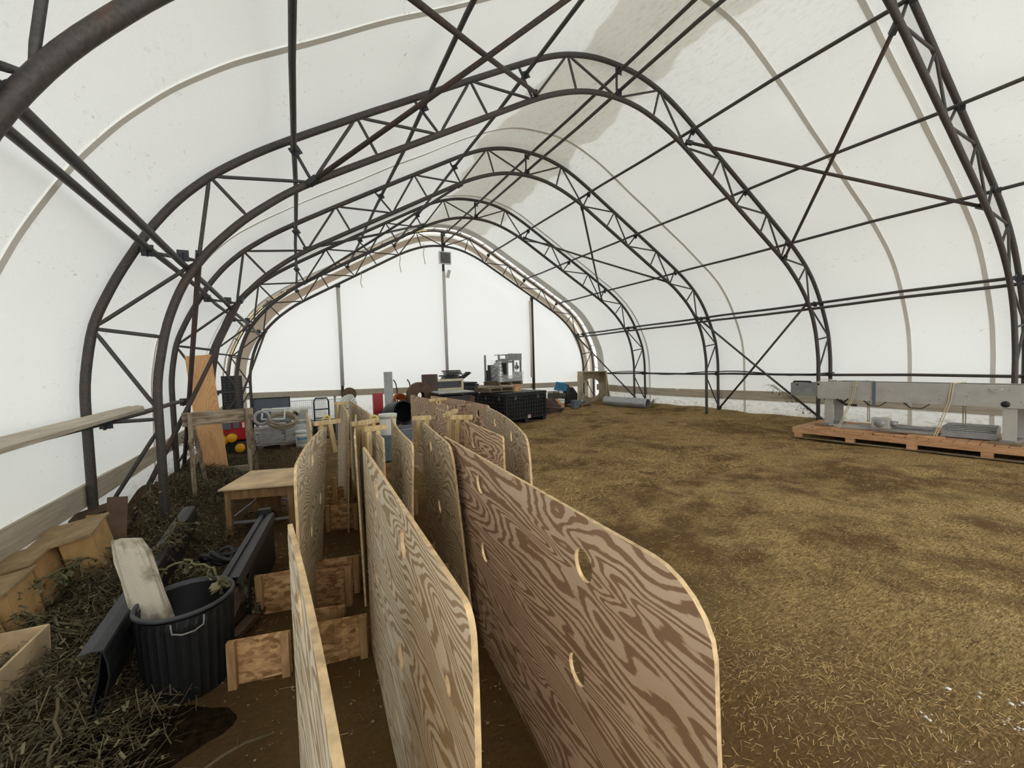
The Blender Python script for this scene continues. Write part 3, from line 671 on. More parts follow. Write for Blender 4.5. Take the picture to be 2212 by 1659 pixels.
o = MB().box((L/2, 0, 0), (L, .018, .345)).build('board', M['ply_orange'], t); nn = x.cross(d); y_ = (-x).cross(d); o.matrix_local = Matrix(((d.x, y_.x, -x.x, 0), (d.y, y_.y, -x.y, 0), (d.z, y_.z, -x.z, 0), (0, 0, 0, 1)))
m = MB(); m.box((0, 0, 0), (.62, .05, .10)); tag(m.build('floor_batten', M['oldwood'], None, (-5.98, 7.78, gz(-5.98, 7.78)+.05)), 'grey batten on the ground at the foot of the leaning orange board', 'batten')

# loose plank riding on the low left wall pipe
m = MB(); a = Vector((-6.40, 1.6, 1.285)); b = Vector((-6.55, 6.15, 1.305)); m.beam(a, b, .14, .035, (.25, 0, 1)); m.beam(b, b+Vector((-.03, .22, .0)), .07, .035, (.25, 0, 1))
tag(m.build('loose_plank', M['girt']), 'long loose grey plank lying on the low left wall pipe', 'plank')

# ------------------------------------------------------------------ black tub with handle, foam block, black channels
tc = Vector((-5.505, 2.83, gz(-5.5, 2.83)-.015))
t = thing('tub', 'large round black ribbed plastic tub in the left foreground', 'tub', tc, .4)
R0, R1, HT = .195, .222, .485
m = MB(); vs = []; n = 96
prof = [(R0, 0), (R0, .012), (R0+.004, .05), (R1-.006, HT-.07), (R1-.006, HT-.03)]
for r, z in prof:
    for i in range(n):
        q = r+(.006 if (i % 3 == 0 and .01 < z < HT-.06) else 0); a = 2*PI*i/n; vs.append((q*math.cos(a), q*math.sin(a), z))
m.add(vs, [(j*n+i, j*n+(i+1) % n, (j+1)*n+(i+1) % n, (j+1)*n+i) for j in range(len(prof)-1) for i in range(n)])
m.lathe([(.0, .012), (R0-.008, .014), (R1-.02, HT-.02)], 64); m.lathe([(R0, .0), (0.0, 0)], 64); m.build('body', M['black'], t)
m = MB(); m.lathe([(R1-.014, HT-.02), (R1-.012, HT), (R1-.003, HT+.004), (R1+.005, HT), (R1+.006, HT-.014), (R1-.006, HT-.02)], 64); m.build('rim', M['rim'], t)
m = MB(); m.tube([((R1+.004+s)*math.cos(a), (R1+.004+s)*math.sin(a), z) for a, z, s in ((-2.05, HT-.03, .004), (-2.04, HT-.055, .008), (-2.02, HT-.075, .014), (-1.85, HT-.088, .02), (-1.65, HT-.088, .02), (-1.48, HT-.075, .014), (-1.46, HT-.055, .008), (-1.45, HT-.03, .004))], .005, 6); m.build('handle', M['wire'], t)
t2 = thing('foam_block', 'stained white foam block standing in the black tub', 'foam block', tc+Vector((-.075, -.045, .16)), 0, rot=(-.25, -.36, -.2))
m = MB(); rr = random.Random(5); nx, ny, nz = 6, 4, 14; W_, D_, H_ = .15, .075, .74
bm = bmesh.new(); bmesh.ops.create_cube(bm, size=1); bmesh.ops.subdivide_edges(bm, edges=bm.edges, cuts=5, use_grid_fill=True)
for v_ in bm.verts:
    e = sum(abs(c) > .49 for c in v_.co); k = .012 if e >= 2 else .004
    p = Vector((v_.co.x*W_, v_.co.y*D_, (v_.co.z+.5)*H_))
    if e >= 2: p -= Vector((v_.co.x*.02, v_.co.y*.02, v_.co.z*.02))
    if v_.co.z > .3: p.x *= 1-.12*(v_.co.z-.3)/.2; p.z -= .05*(v_.co.x+.5)*(v_.co.z-.3)/.2
    v_.co = p+Vector((rr.uniform(-k, k), rr.uniform(-k, k), rr.uniform(-k, k)))
me = bpy.data.meshes.new('block'); bm.to_mesh(me); bm.free(); me.materials.append(M['foam']); o = bpy.data.objects.new('block', me); COL.objects.link(o); o.parent = t2

def channel(name, label, a, b, prof, mat, extra=None):
    a = Vector(a); b = Vector(b); d = b-a; L = d.length; h = math.hypot(d.x, d.y)
    t = thing(name, label, 'channel', a, 0, rot=(math.atan2(d.z, h), 0, math.atan2(d.y, d.x)-PI/2))
    P = [[(x, y, z) for x, z in prof] for y in np.linspace(0, L, 8)]
    m = MB(); m.grid(P, False); m.build('trough', M[mat], t, solid=.008)
    return t, L
# trough on its side: flat lip on top, curved wall below
lip = [(-.085, .0), (-.04, .006), (.0, .0), (.005, -.01)]
curve = [(.0, -.005), (.012, -.06), (.016, -.13), (-.005, -.22), (-.05, -.32), (-.10, -.42)]
t, L = channel('gutter_trough', 'long black plastic trough on edge running past the left of the tub', (-5.745, 2.50, .425), (-5.82, 4.80, .43), curve, 'black')
m = MB(); m.grid([[(x, y, z) for x, z in lip] for y in np.linspace(0, L, 8)], False); m.build('lip', M['blackmetal'], t, solid=.006)
m = MB(); m.grid([[(x-.10, y, z*.97) for x, z in ((.09, 0), (.07, -.15), (.04, -.28), (-.02, -.42))] for y in np.linspace(.02, L-.02, 4)], False); m.build('back_wall', M['black'], t, solid=.006)
t, L = channel('steel_channel', 'grey-topped black channel running back from the right of the tub', (-5.325, 2.95, .43), (-5.195, 4.14, .43), [(-.045, 0), (-.045, .012), (-.015, .012), (-.013, -.004), (.013, -.004), (.015, .012), (.055, .012), (.062, -.03), (.062, -.05)], 'blackmetal')
m = MB(); m.grid([[(x, y, z) for x, z in ((.06, -.05), (.045, -.2), (.05, -.42))] for y in np.linspace(.25, L, 5)], False); m.build('side_wall', M['black'], t, solid=.006)
m = MB(); m.box((-.02, L+.03, -.18), (.10, .05, .46)); m.build('end_post', M['black'], t)
for k, (p, r) in enumerate((((-5.50, 3.75, .30), .10), ((-5.40, 3.68, .33), .12), ((-5.46, 3.88, .24), .11))):
    m = MB(); m.tube([(r*math.cos(a), r*.6*math.sin(a), .035*math.sin(a*2+k)) for a in [2*PI*i/22 for i in range(22)]], .016, 8, closed=True)
    tag(m.build('hose_coil', M['blackline'], None, p), ('left loop of black hose behind the tub', 'upper loop of black hose behind the tub', 'rear low loop of black hose behind the tub')[k], 'hose', 'black hose loops')
m = MB(); m.box((0, 0, .06), (.12, .09, .11), (.2, .1, .3)); m.box((.02, 0, .115), (.15, .11, .008), (.2, .1, .3)); tag(m.build('black_box', M['black'], None, (-5.34, 3.6, .12)), 'small black box lying by the hose behind the tub', 'box')
for k, (a, b) in enumerate((((-5.42, 3.02, .06), (-5.22, 3.55, .05)), ((-5.33, 2.98, .05), (-5.10, 3.50, .04)), ((-5.36, 3.1, .11), (-5.26, 3.9, .12)))):
    m = MB(); m.beam(a, b, .07, .035); tag(m.build('ground_slat', M['brownwood']), ('dark slat on the ground nearest the tub', 'dark slat on the ground nearest the strand-board foot', 'dark slat lying on two others behind the tub')[k], 'slat', 'dark slats behind the tub')

# ------------------------------------------------------------------ wooden nest boxes along the left wall
def nest_box(label, p, w, d, h, rz, lid=True, openfront=False, tilt=(0, 0), mat='boxwood'):
    z = p[2]+.03 if len(p) > 2 else gz(p[0], p[1])
    if lid: w *= 1.1; h *= 1.15
    t = thing('nest_box', label, 'wooden box', (p[0], p[1], z), 0, 'wooden nest boxes', rot=(tilt[0], tilt[1], rz)); th = .012
    m = MB(); m.box((w/2, th/2, h/2), (w, th, h))
    if not openfront: m.build('front_panel', M[mat], t)
    else: m = MB(); m.box((w/2, th/2, h*.14), (w, th, h*.28)); m.build('front_panel', M[mat], t)
    for x in (th/2, w-th/2): m = MB(); m.box((x, d/2, h/2), (th, d-2*th, h)); m.build('side_panel', M[mat], t)
    m = MB(); m.box((w/2, d-th/2, h/2), (w, th, h)); m.build('back_panel', M[mat], t)
    m = MB(); m.box((w/2, d/2, th/2), (w-2*th, d-2*th, th)); m.build('bottom', M['brownwood'], t)
    if lid: m = MB(); m.box((w/2, d/2-.03, h+.008), (w+.05, d+.10, .014), (.04, 0, 0)); m.build('lid', M['lidwood'], t)
nest_box('tall nest box with overhanging lid, rearmost of the row by the left wall', (-6.42, 4.10, .15), .16, .40, .28, .10, tilt=(0, -.20))
nest_box('twin nest box close against the wall, left of the rearmost box', (-6.61, 4.22, .12), .15, .38, .27, .06, tilt=(0, -.16))
nest_box('nest box with a weed-strewn lid, second along the left wall', (-6.63, 3.84, .08), .17, .32, .29, .02, tilt=(0, -.20))
nest_box('nest box hung with dead stalks, third along the left wall', (-6.60, 3.46, .04), .17, .30, .30, .04, tilt=(0, -.16))
nest_box('narrow nest box behind the third one, touching the wall', (-6.71, 3.52, .06), .09, .28, .30, .0, tilt=(0, -.12))
nest_box('nest box at the left edge of the picture, nearest with a lid', (-6.66, 3.06, .05), .20, .36, .33, -.02, tilt=(0, -.25))
nest_box('tipped open nest box with a pale side in the left foreground', (-6.39, 2.74, .01), .20, .42, .29, -.03, lid=False, openfront=True, tilt=(.0, .02), mat='tabletop')
nest_box('low open tray box in front of the rearmost nest box', (-6.30, 4.10, .06), .17, .26, .12, -.10, lid=False, mat='boxwood')
nest_box('low open tray box with a dark inside, right of the other tray', (-6.10, 4.16, .05), .14, .26, .14, -.2, lid=False, mat='boxwood')
def board(label, p, dims, rot, mat, name='loose_board'):
    m = MB(); m.box((0, 0, 0), dims); o = m.build(name, M[mat], None, p, bevel=.002); o.rotation_euler = rot; tag(o, label, 'board')
board('dark brown board propped on the nest boxes', at(252, 1118, .42), (.14, .02, .46), (-.9, .18, .35), 'brownwood')
board('flat dark board lying behind the rearmost nest box', at(195, 1108, .40), (.34, .18, .016), (.1, -.12, .7), 'brownwood')
board('small orange-brown board end resting behind the lids', at(222, 1122, .38), (.22, .02, .10), (.0, .1, .25), 'boxwood')
board('rusty brown board leaning low beside the dead stalks', at(330, 1075, .16), (.06, .03, .40), (-.5, .3, .2), 'brownwood')

# ------------------------------------------------------------------ conveyor on its long pallet, right side
cv_o = Vector((4.22, 4.90, 0)); ca = math.atan2(-.992, .125)
t = thing('long_pallet', 'long low timber skid carrying the conveyor on the right', 'pallet', cv_o, ca)
m = MB(); rr = random.Random(9)
for k in range(31): m.box((.07+.145*k, .75, .21), (.135, 1.5, .022), (0, 0, rr.uniform(-.004, .004)))
m.build('deck', M['pallet'], t)
for y in (.02, .75, 1.48): m = MB(); m.box((2.25, y, .15), (4.5, .04, .10)); m.build('side_rail', M['pallet'], t)
for k in range(6):
    for y in (.04, .75, 1.46): m = MB(); m.box((.10+.86*k, y, .06), (.13, .09, .085)); m.build('block', M['pallet'], t)
for y in (.04, .75, 1.46): m = MB(); m.box((2.2, y, .012), (4.4, .10, .018)); m.build('skid_board', M['pallet_grey'], t)
ZC = .221
t = thing('conveyor', 'long grey metal conveyor frame standing on the timber skid', 'conveyor', (4.85, 4.75, ZC), -PI/2)
m = MB()
m.box((1.95, .012, .74), (3.9, .014, .36)); m.box((1.95, .50, .74), (3.9, .014, .36)); m.box((1.95, .035, .916), (3.9, .05, .008)); m.box((1.95, .48, .916), (3.9, .05, .008)); m.box((1.95, .25, .70), (3.9, .48, .02)); m.build('side_frame', M['alu'], t, bevel=.003)
m = MB(); m.box((-.26, .03, .74), (.56, .014, .28)); m.box((-.26, .47, .74), (.56, .014, .28)); m.box((-.535, .25, .74), (.012, .44, .28)); m.box((-.26, .25, .62), (.56, .44, .012)); m.build('tail_section', M['greymetal'], t)
m = MB(); m.tube([(-.48, .05, .91), (-.16, .05, .91)], .018, 8); m.box((-.48, .05, .89), (.03, .05, .05)); m.box((-.16, .05, .89), (.03, .05, .05)); m.build('tail_roller', M['black'], t)
for x in (.20, 2.66):
    for y in (.04, .46):
        m = MB(); m.box((x, y, .29), (.15, .012, .58)); m.box((x-.07, y+.03*(1 if y < .2 else -1), .29), (.012, .06, .58)); m.build('leg', M['alu'], t)
    m = MB(); m.box((x, .25, .03), (.16, .62, .05)); m.build('foot_bar', M['greymetal'], t); m = MB(); m.box((x, -.10, .02), (.34, .12, .035)); m.build('foot_block', M['pallet_grey'], t)
for x in (.95, 1.55): m = MB(); m.beam((x-.16, .04, .56), (x-.06, .04, .47), .03, .012); m.beam((x-.06, .04, .47), (x+.09, .04, .47), .03, .012); m.beam((x+.09, .04, .47), (x+.2, .04, .56), .03, .012); m.build('return_bracket', M['black'], t)
m = MB(); m.box((.97, -.004, .71), (.05, .014, .44)); m.build('joint_strap', M['bluegrey'], t)
m = MB(); m.tube([(.36, .01, .58), (.44, .15, .45), (.62, .2, .44)], .022, 8); m.tube([(.44, .1, .5), (.55, .0, .58)], .015, 8); m.build('lower_linkage', M['black'], t)
m = MB()
rr = random.Random(4)
for k in range(26): m = MB(); m.at((rr.uniform(.1, 3.6), .006, rr.uniform(.60, .88)), (PI/2, 0, 0)).lathe([(0, .008), (.009, .006), (.010, 0)], 6); m.build('bolt_head', M['greymetal'], t)
m = MB(); m.box((.02, .003, .86), (.045, .008, .035)); m.build('slot', M['black'], t); m = MB(); m.box((-.40, .02, .84), (.03, .012, .03)); m.build('slot', M['black'], t)
m = MB(); m.at((2.62, .004, .62), (PI/2, 0, 0)).lathe([(0, .01), (.045, .01), (.05, 0)], 20); m.build('hole_cover', M['black'], t)
m = MB(); m.tube([(2.45, -.01, .86), (2.52, -.05, .80), (2.60, -.03, .86)], .010, 6); m.tube([(.60, -.01, .86), (.66, -.04, .83), (.72, -.02, .87)], .008, 6); m.build('wire_loop', M['greyplastic'], t)
m = MB(); m.tube([(.05, .02, .92), (.05, .02, .955), (.36, .02, .955), (.36, .02, .92)], .010, 6); m.build('top_handle', M['white'], t)
m = MB(); m.box((.70, .06, .935), (.52, .03, .025)); m.build('guide_rail', M['greymetal'], t)
for k, x in enumerate((.66, 2.02)):
    m = MB(); yb = 4.75-x; z0 = .225
    for q in (0, .03): m.tube([(5.40, yb-q, .30), (5.37, yb-q, 1.15), (4.84, yb-q, 1.15), (4.83, yb-q+.03, .85), (4.60+.12*k, yb-q+.16, z0+.04), (4.58+.12*k, yb-q+.17, z0)], .008, 6)
    tag(m.build('tie_strap', M['rope']), ('pale tie strap over the conveyor near its left end', 'pale tie strap over the conveyor near the right edge of the picture')[k], 'strap', 'conveyor tie straps')
# loose metal lying on the skid under the conveyor
def onskid(name, label, cat, s, y, z=ZC, rz=0):      # local frame of the skid
    p = cv_o+Vector((math.cos(ca)*s-math.sin(ca)*y, math.sin(ca)*s+math.cos(ca)*y, z)); return thing(name, label, cat, p, ca+rz)
t = onskid('rail_bundle', 'bundle of long grey metal rails lying under the conveyor', 'metal rails', .52, .45, ZC, .06)
for k in range(5):
    m = MB(); m.box((.75+.05*k, .07*k, .03), (1.55-.12*k, .05, .05)); m.box((.75+.05*k, .07*k, .058), (1.55-.12*k, .02, .01)); m.build('rail', M['alu'] if k % 2 == 0 else M['greymetal'], t)
m = MB(); m.box((1.2, -.02, .115), (.55, .18, .02)); m.build('flat_bar', M['greymetal'], t)
t = onskid('gear_block', 'square grey gearbox block sitting among the rails under the conveyor', 'gearbox', 1.34, .33, ZC+.075)
m = MB(); m.box((0, 0, .10), (.26, .16, .19)); m.build('housing', M['alu'], t, bevel=.01); m = MB(); m.at((-.01, -.08, .10), (PI/2, 0, 0)).lathe([(0, .03), (.05, .03), (.075, .01), (.08, 0)], 20); m.build('cover', M['greymetal'], t); m = MB(); m.tube([(.13, .02, .10), (.22, .02, .10)], .05, 12); m.build('shaft_housing', M['greymetal'], t)
t = onskid('roller_tray', 'grey slatted metal tray of rollers near the right end of the skid', 'metal tray', 2.12, .42, ZC+.012, .02)
m = MB(); m.box((.30, 0, .055), (.62, .014, .10)); m.box((.30, .50, .09), (.62, .014, .17)); m.box((0, .25, .09), (.014, .5, .17)); m.box((.61, .25, .09), (.014, .5, .17)); m.build('frame', M['greymetal'], t)
for k in range(6): m = MB(); m.box((.30, .04+.085*k, .10+.018*k), (.60, .022, .014)); m.build('bar', M['alu'], t)
m = MB(); m.box((.30, .25, .03), (.60, .48, .01)); m.build('pan', M['black'], t)
for k, (s, y, l, r) in enumerate(((1.75, .14, .9, .25), (1.2, .1, 1.1, .05), (.5, .14, .36, .5))):
    t = onskid('plank', ('loose plank end beside the roller tray on the skid', 'long loose plank along the front of the skid', 'short plank under the left end of the rails')[k], 'plank', s, y, ZC+.016, r); m = MB(); m.box((0, 0, 0), (l, .12, .03)); m.build('board', M['pallet'], t)

# ------------------------------------------------------------------ far right corner: tote, culvert, pallet and small things
t = thing('moulded_tank', 'large upturned tan plastic tank with a round cut-out, far right corner', 'tank', (5.72, 13.20, gz(5.7, 13.2)-.01), -.30)
def cut_panel(w, h, cx, cz, r, n=40):
    out = []; 
    for i in range(n):
        a = 2*PI*i/n; c, s_ = math.cos(a), math.sin(a); k = min((w/2)/abs(c) if abs(c) > 1e-6 else 9e9, (h/2)/abs(s_) if abs(s_) > 1e-6 else 9e9)
        out.append(((cx+r*c, cz+r*s_), (c*k, h/2+s_*k)))
    return out
m = MB(); W2, H2, D2 = 1.06, 1.30, .66
m.grid([[(-W2/2, 0, 0), (-W2/2*.93, 0, H2)], [(-W2/2+.05, D2, 0), (-W2/2*.9, D2, H2)]], False); m.build('left_wall', M['tan'], t, solid=.03)
m = MB(); m.grid([[(W2/2+.10, -.12, 0), (W2/2*.93, 0, H2)], [(W2/2-.06, D2, 0), (W2/2*.9, D2, H2)]], False); m.build('right_wall', M['tan'], t, solid=.03)
m = MB(); m.box((0, D2/2, H2), (W2*.95, D2*1.02, .04)); m.build('top_wall', M['tan'], t)
pr = cut_panel(W2*.94, H2, .10, H2*.47, .40); n = len(pr); vs = [(a[0], D2, a[1]) for a, b in pr]+[(b[0], D2, b[1]) for a, b in pr]
m = MB(); m.add(vs, [(i, (i+1) % n, n+(i+1) % n, n+i) for i in range(n)]); m.build('pierced_wall', M['tan'], t, solid=.03)
m = MB(); m.tube([(-W2/2*.93, -.01, H2+.01), (W2/2*.93, -.01, H2+.01)], .025, 8); m.tube([(W2/2*.95, -.01, 0.02), (W2/2*.93, -.01, H2)], .028, 8); m.build('rim', M['tan'], t)
ca_, cb_ = Vector((5.62, 12.45, .18+gz(5.62, 12.4))), Vector((5.98, 10.62, .17+gz(5.9, 10.7))); d = cb_-ca_
m = MB(); N = 224; pts = [ca_+d*(i/N) for i in range(N+1)]; m.tube(pts, [0.165+.017*math.sin(i*2*PI/7.5) for i in range(N+1)], 28, caps=False); m.tube([p for p in pts], [.150]*(N+1), 20, caps=False)
tag(m.build('culvert_pipe', M['galv']), 'galvanised corrugated culvert pipe lying by the right wall', 'pipe')
t = thing('small_pallet', 'small worn pallet on the ground before the tan tank', 'pallet', (4.30, 12.75, gz(4.3, 12.75)), -.12)
m = MB()
for k in range(5): m.box((.40, .08+.15*k, .10), (.95, .10, .018))
m.build('deck', M['pallet_grey'], t)
for x in (.0, .40, .80): m = MB(); m.box((x, .38, .045), (.07, .76, .085)); m.build('runner', M['pallet_grey'], t)
t = thing('grey_tub', 'small blue-grey tub at the corner of the small pallet', 'tub', (4.30, 12.62, .005+gz(4.3, 12.6)), 0)
m = MB(); m.box((0, 0, .15), (.24, .2, .30), taper=1.1); m.build('body', M['bluegrey'], t, bevel=.01); m = MB(); m.box((0, 0, .29), (.29, .25, .025)); m.build('rim', M['bluegrey'], t)
t = thing('feed_pump', 'small grey pump lying on the small pallet', 'pump', (4.85, 12.9, .12+gz(4.8, 12.9)), .4)
m = MB(); m.tube([(-.16, 0, .07), (.16, 0, .07)], [.06, .07], 12); m.build('motor', M['greymetal'], t); m = MB(); m.tube([(.0, 0, .12), (.05, 0, .25), (.2, .03, .2)], .015, 6); m.build('hose', M['greyplastic'], t)
def bucket(label, p, r=.15, h=.36, rot=(0, 0, 0), lid=False, band=None, mat='white', z=None, group=None):
    z = gz(p[0], p[1])-.005 if z is None else z
    t = thing('bucket', label, 'bucket', (p[0], p[1], z), 0, group, rot)
    m = MB(); m.lathe([(0, 0), (r*.86, 0), (r*.88, .01), (r, h), (r-.006, h), (r*.86, .02), (0, .02)], 28); m.build('body', M[mat], t)
    m = MB(); m.lathe([(r*1.0, h-.055), (r*1.05, h-.055), (r*1.06, h), (r-.004, h+.004)], 28)
    if lid: m.lathe([(r*1.08, h-.03), (r*1.09, h+.012), (r*.9, h+.016), (0, h+.012)], 28)
    m.build('lid' if lid else 'rim', M[mat], t)
    m = MB(); m.tube([(r*1.07*math.cos(a), -abs(r*1.07*math.sin(a))*.55-.0, h-.04-.11*math.sin(a)) for a in [PI*k/12 for k in range(13)]], .004, 5); m.build('bail_handle', M['wire'], t)
    if band:
        m = MB(); m.lathe([(r*(.88+.12*zz/h)+.0015, zz) for zz in (h*.22, h*.68)], 18, -2.6, -.6); lb = m.build('paper_label', M['greyplastic'], t)
        m = MB(); m.lathe([(r*(.88+.12*zz/h)+.003, zz) for zz in (h*.50, h*.58)], 18, -2.5, -.7); m.build('stripe', M[band], lb)
    return t
bucket('white bucket with a dark red mark, right of the brown tarp heap', (3.62, 12.6), .16, .40, band='darkred')
t = thing('generator', 'dark olive engine unit behind the white marked bucket', 'engine', (3.95, 13.35, gz(3.95, 13.3)), .2)
m = MB(); m.box((0, 0, .20), (.75, .45, .06)); m.box((0, 0, .03), (.7, .42, .05)); m.build('base_frame', M['machinery'], t)
m = MB(); m.box((-.1, 0, .38), (.42, .36, .32)); m.tube([(.12, 0, .40), (.38, 0, .40)], .14, 16); m.build('motor', M['machinery'], t, bevel=.02)
m = MB(); m.tube([(-.36, -.2, .05), (-.36, -.2, .6), (.36, -.2, .6), (.36, -.2, .05)], .016, 8); m.tube([(-.36, .2, .05), (-.36, .2, .6), (.36, .2, .6), (.36, .2, .05)], .016, 8); m.build('roll_cage', M['black'], t)
m = MB(); m.box((-.15, 0, .57), (.35, .3, .05)); m.build('fuel_tank', M['hose'], t, bevel=.02)
m = MB(); m.box((0, 0, .17), (.46, .05, .33), (.35, .15, -.1)); m.box((.22, .02, .05), (.14, .05, .16), (.35, .15, -.1)); tag(m.build('blue_panel', M['blue'], None, (4.05, 13.2, .62)), 'blue plastic panel lying on top of the olive engine unit', 'panel')
t = thing('jerry_can', 'black angular plastic can between the engine and the tan tank', 'can', (4.72, 13.60, gz(4.7, 13.5)), .2)
m = MB(); m.prism([(-.30, 0), (.34, 0), (.36, .45), (.10, .72), (-.10, .75), (-.30, .30)], -.16, .16); m.build('body', M['black'], t, bevel=.03); m = MB(); m.tube([(-.2, 0, .52), (-.28, 0, .70), (-.06, 0, .82), (0, 0, .74)], .025, 8); m.build('handle', M['black'], t)
def heap(name, label, cat, c, sz, mat, seed, k=9, rough=.35):
    rr = random.Random(seed); bm = bmesh.new(); bmesh.ops.create_icosphere(bm, subdivisions=4, radius=1)
    W = [(Vector((rr.gauss(0, 1), rr.gauss(0, 1), rr.gauss(0, 1))).normalized(), rr.uniform(2, 6), rr.uniform(0, 6)) for _ in range(k)]
    for v in bm.verts:
        n = v.co.normalized(); q = 1+rough*sum(abs(math.sin(n.dot(w)*f+p)) for w, f, p in W)/k-rough*.5
        v.co = Vector((n.x*sz[0]*q, n.y*sz[1]*q, max(n.z, -.05)*sz[2]*q))
    me = bpy.data.meshes.new(name); bm.to_mesh(me); bm.free(); me.materials.append(M[mat]); o = bpy.data.objects.new(name, me); COL.objects.link(o); o.location = c
    return tag(o, label, cat)
heap('brown_tarp', 'crumpled dark brown tarp heap right of the black crate', 'tarp', (2.75, 12.1, .03+gz(2.75, 12.1)), (.45, .45, .45), 'tarp', 4)
board('torn cardboard sheet leaning over the brown tarp heap', (2.72, 12.62, .42), (.62, .015, .62), (-.3, .35, .4), 'cardboard', 'cardboard_sheet')
board('folded cardboard flap in front of the brown tarp heap', (2.95, 11.85, .25), (.5, .012, .36), (-.7, -.3, .3), 'cardboard', 'cardboard_sheet')
for k, (a, b) in enumerate((((2.45, 11.75, .22), (3.1, 11.62, .12)), ((2.45, 11.85, .33), (3.05, 11.75, .22)))):
    m = MB(); m.tube([a, b], .05, 10); tag(m.build('dark_roll', M['brownwood']), ('lower dark roll at the foot of the tarp heap', 'upper dark roll resting against the tarp heap')[k], 'roll')
t = thing('black_pallet', 'low dark pallet under the brown tarp heap', 'pallet', (2.65, 11.75, gz(2.65, 11.75)-.01), .0)
m = MB(); m.box((0, .3, .06), (.9, .7, .09)); m.build('deck', M['black'], t)

# ------------------------------------------------------------------ black bulk crate, what lies on it
def crate(label, p, w, d, h, rz):
    t = thing('bulk_crate', label, 'crate', (p[0], p[1], gz(p[0], p[1])-.01), rz)
    m = MB()
    for x in (.07, w/2, w-.07): m.box((x, d/2, .07), (.14, d, .12))
    m.box((w/2, d/2, .145), (w+.02, d+.02, .03)); m.build('pallet_base', M['black'], t)
    def wall(n, org, ax, L):
        m = MB(); ax = Vector(ax); nrm = Vector((ax.y, -ax.x, 0)); o_ = Vector(org)
        def bx(s0, s1, z0, z1, dep=.03, off=0):
            c = o_+ax*((s0+s1)/2)+Vector((0, 0, (z0+z1)/2))+nrm*off
            m.box(c, (abs(ax.x)*(s1-s0)+abs(ax.y)*dep, abs(ax.y)*(s1-s0)+abs(ax.x)*dep, z1-z0))
        bx(0, L, .16, h, .012, -.02)
        for k in range(7): z = .18+(h-.20)*k/6; bx(0, L, z-.012, z+.012)
        for k in range(17): s = L*k/16; bx(max(0, s-.009), min(L, s+.009), .16, h, .026)
        bx(0, L, h-.05, h, .04); bx(0, .06, .16, h, .04); bx(L-.06, L, .16, h, .04)
        o = m.build('slatted_wall', M['black'], t)
        for s in (.22, .78):
            m = MB(); c = o_+ax*(L*s)+Vector((0, 0, h-.11))+nrm*.024; m.box(c, (abs(ax.x)*.05+abs(ax.y)*.01, abs(ax.y)*.05+abs(ax.x)*.01, .10)); m.build('latch', M['bluegrey'], o)
    wall('f', (0, 0, 0), (1, 0, 0), w); wall('l', (0, d, 0), (0, -1, 0), d); wall('r', (w, 0, 0), (0, 1, 0), d); wall('b', (w, d, 0), (-1, 0, 0), w)
    m = MB(); m.box((w/2, d/2, h+.02), (w+.04, d+.04, .05))
    for k in range(9): m.box((.08+(w-.16)*k/8, -.022, h+.02), (.05, .012, .07))
    m.build('lid', M['black'], t, bevel=.008)
    m = MB(); m.box((w*.55, -.022, .19), (.11, .006, .09)); lb = m.build('paper_label', M['white'], t); m = MB(); m.box((w*.55, -.026, .20), (.07, .004, .03)); m.build('red_mark', M['red'], lb)
    return t
crate('large black slatted bulk crate with a lid, behind the right dividers', (.20, 10.25), 1.58, 1.15, .86, .22)
crate('second black bulk crate half hidden behind the slatted crate', (.28, 11.95), 1.2, 1.1, .80, .20)
t = thing('wrapped_machine', 'grey machine cabinet in torn shrink wrap on top of the crates', 'machine', (.66, 11.55, 1.14), .30)
w, d, h = 1.02, .72, .86
m = MB(); 
for k in range(6): m.box((w/2, .06+.12*k, .0), (w+.14, .09, .02))
for x in (.02, w/2, w-.02): m.box((x, d/2, -.06), (.09, d, .09))
m.build('pallet', M['pallet_grey'], t)
m = MB()
for x in (.03, .38, .66, w-.03): m.box((x, .03, h/2+.01), (.055, .05, h))
for x in (.03, w-.03): m.box((x, d-.03, h/2+.01), (.05, .05, h))
m.box((w*.72, .02, h-.07), (w*.56, .05, .22)); m.box((w*.20, .02, h-.16), (w*.40, .05, .08)); m.box((w/2, .03, .05), (w, .05, .10)); m.box((w*.72, d/2, h+.01), (w*.56, d, .02)); m.box((w/2, d-.03, .06), (w, .05, .12)); m.box((w*.86, .02, .18), (w*.3, .04, .26)); m.box((w*.30, d-.02, .2), (w*.55, .012, .36)); m.box((w*.3, .02, h*.74), (w*.6, .03, .07)); m.build('frame', M['greymetal'], t, bevel=.004)
m = MB(); m.box((.30, .40, .32), (.50, .4, .46)); m.box((.2, .28, .60), (.08, .1, .2)); m.tube([(.2, .3, .42), (.2, .3, .66)], .05, 10); m.tube([(.52, .3, .45), (.52, .3, .72)], .06, 10); m.box((.34, .3, .58), (.5, .06, .06)); m.build('inner_works', M['black'], t)
m = MB(); m.lathe([(0, -.09), (.03, -.08), (.075, -.02), (.07, .03), (.025, .07), (.02, .16)], 14); kn = m.build('hanging_weight', M['rust'], t); kn.location = (.84, .06, .46)
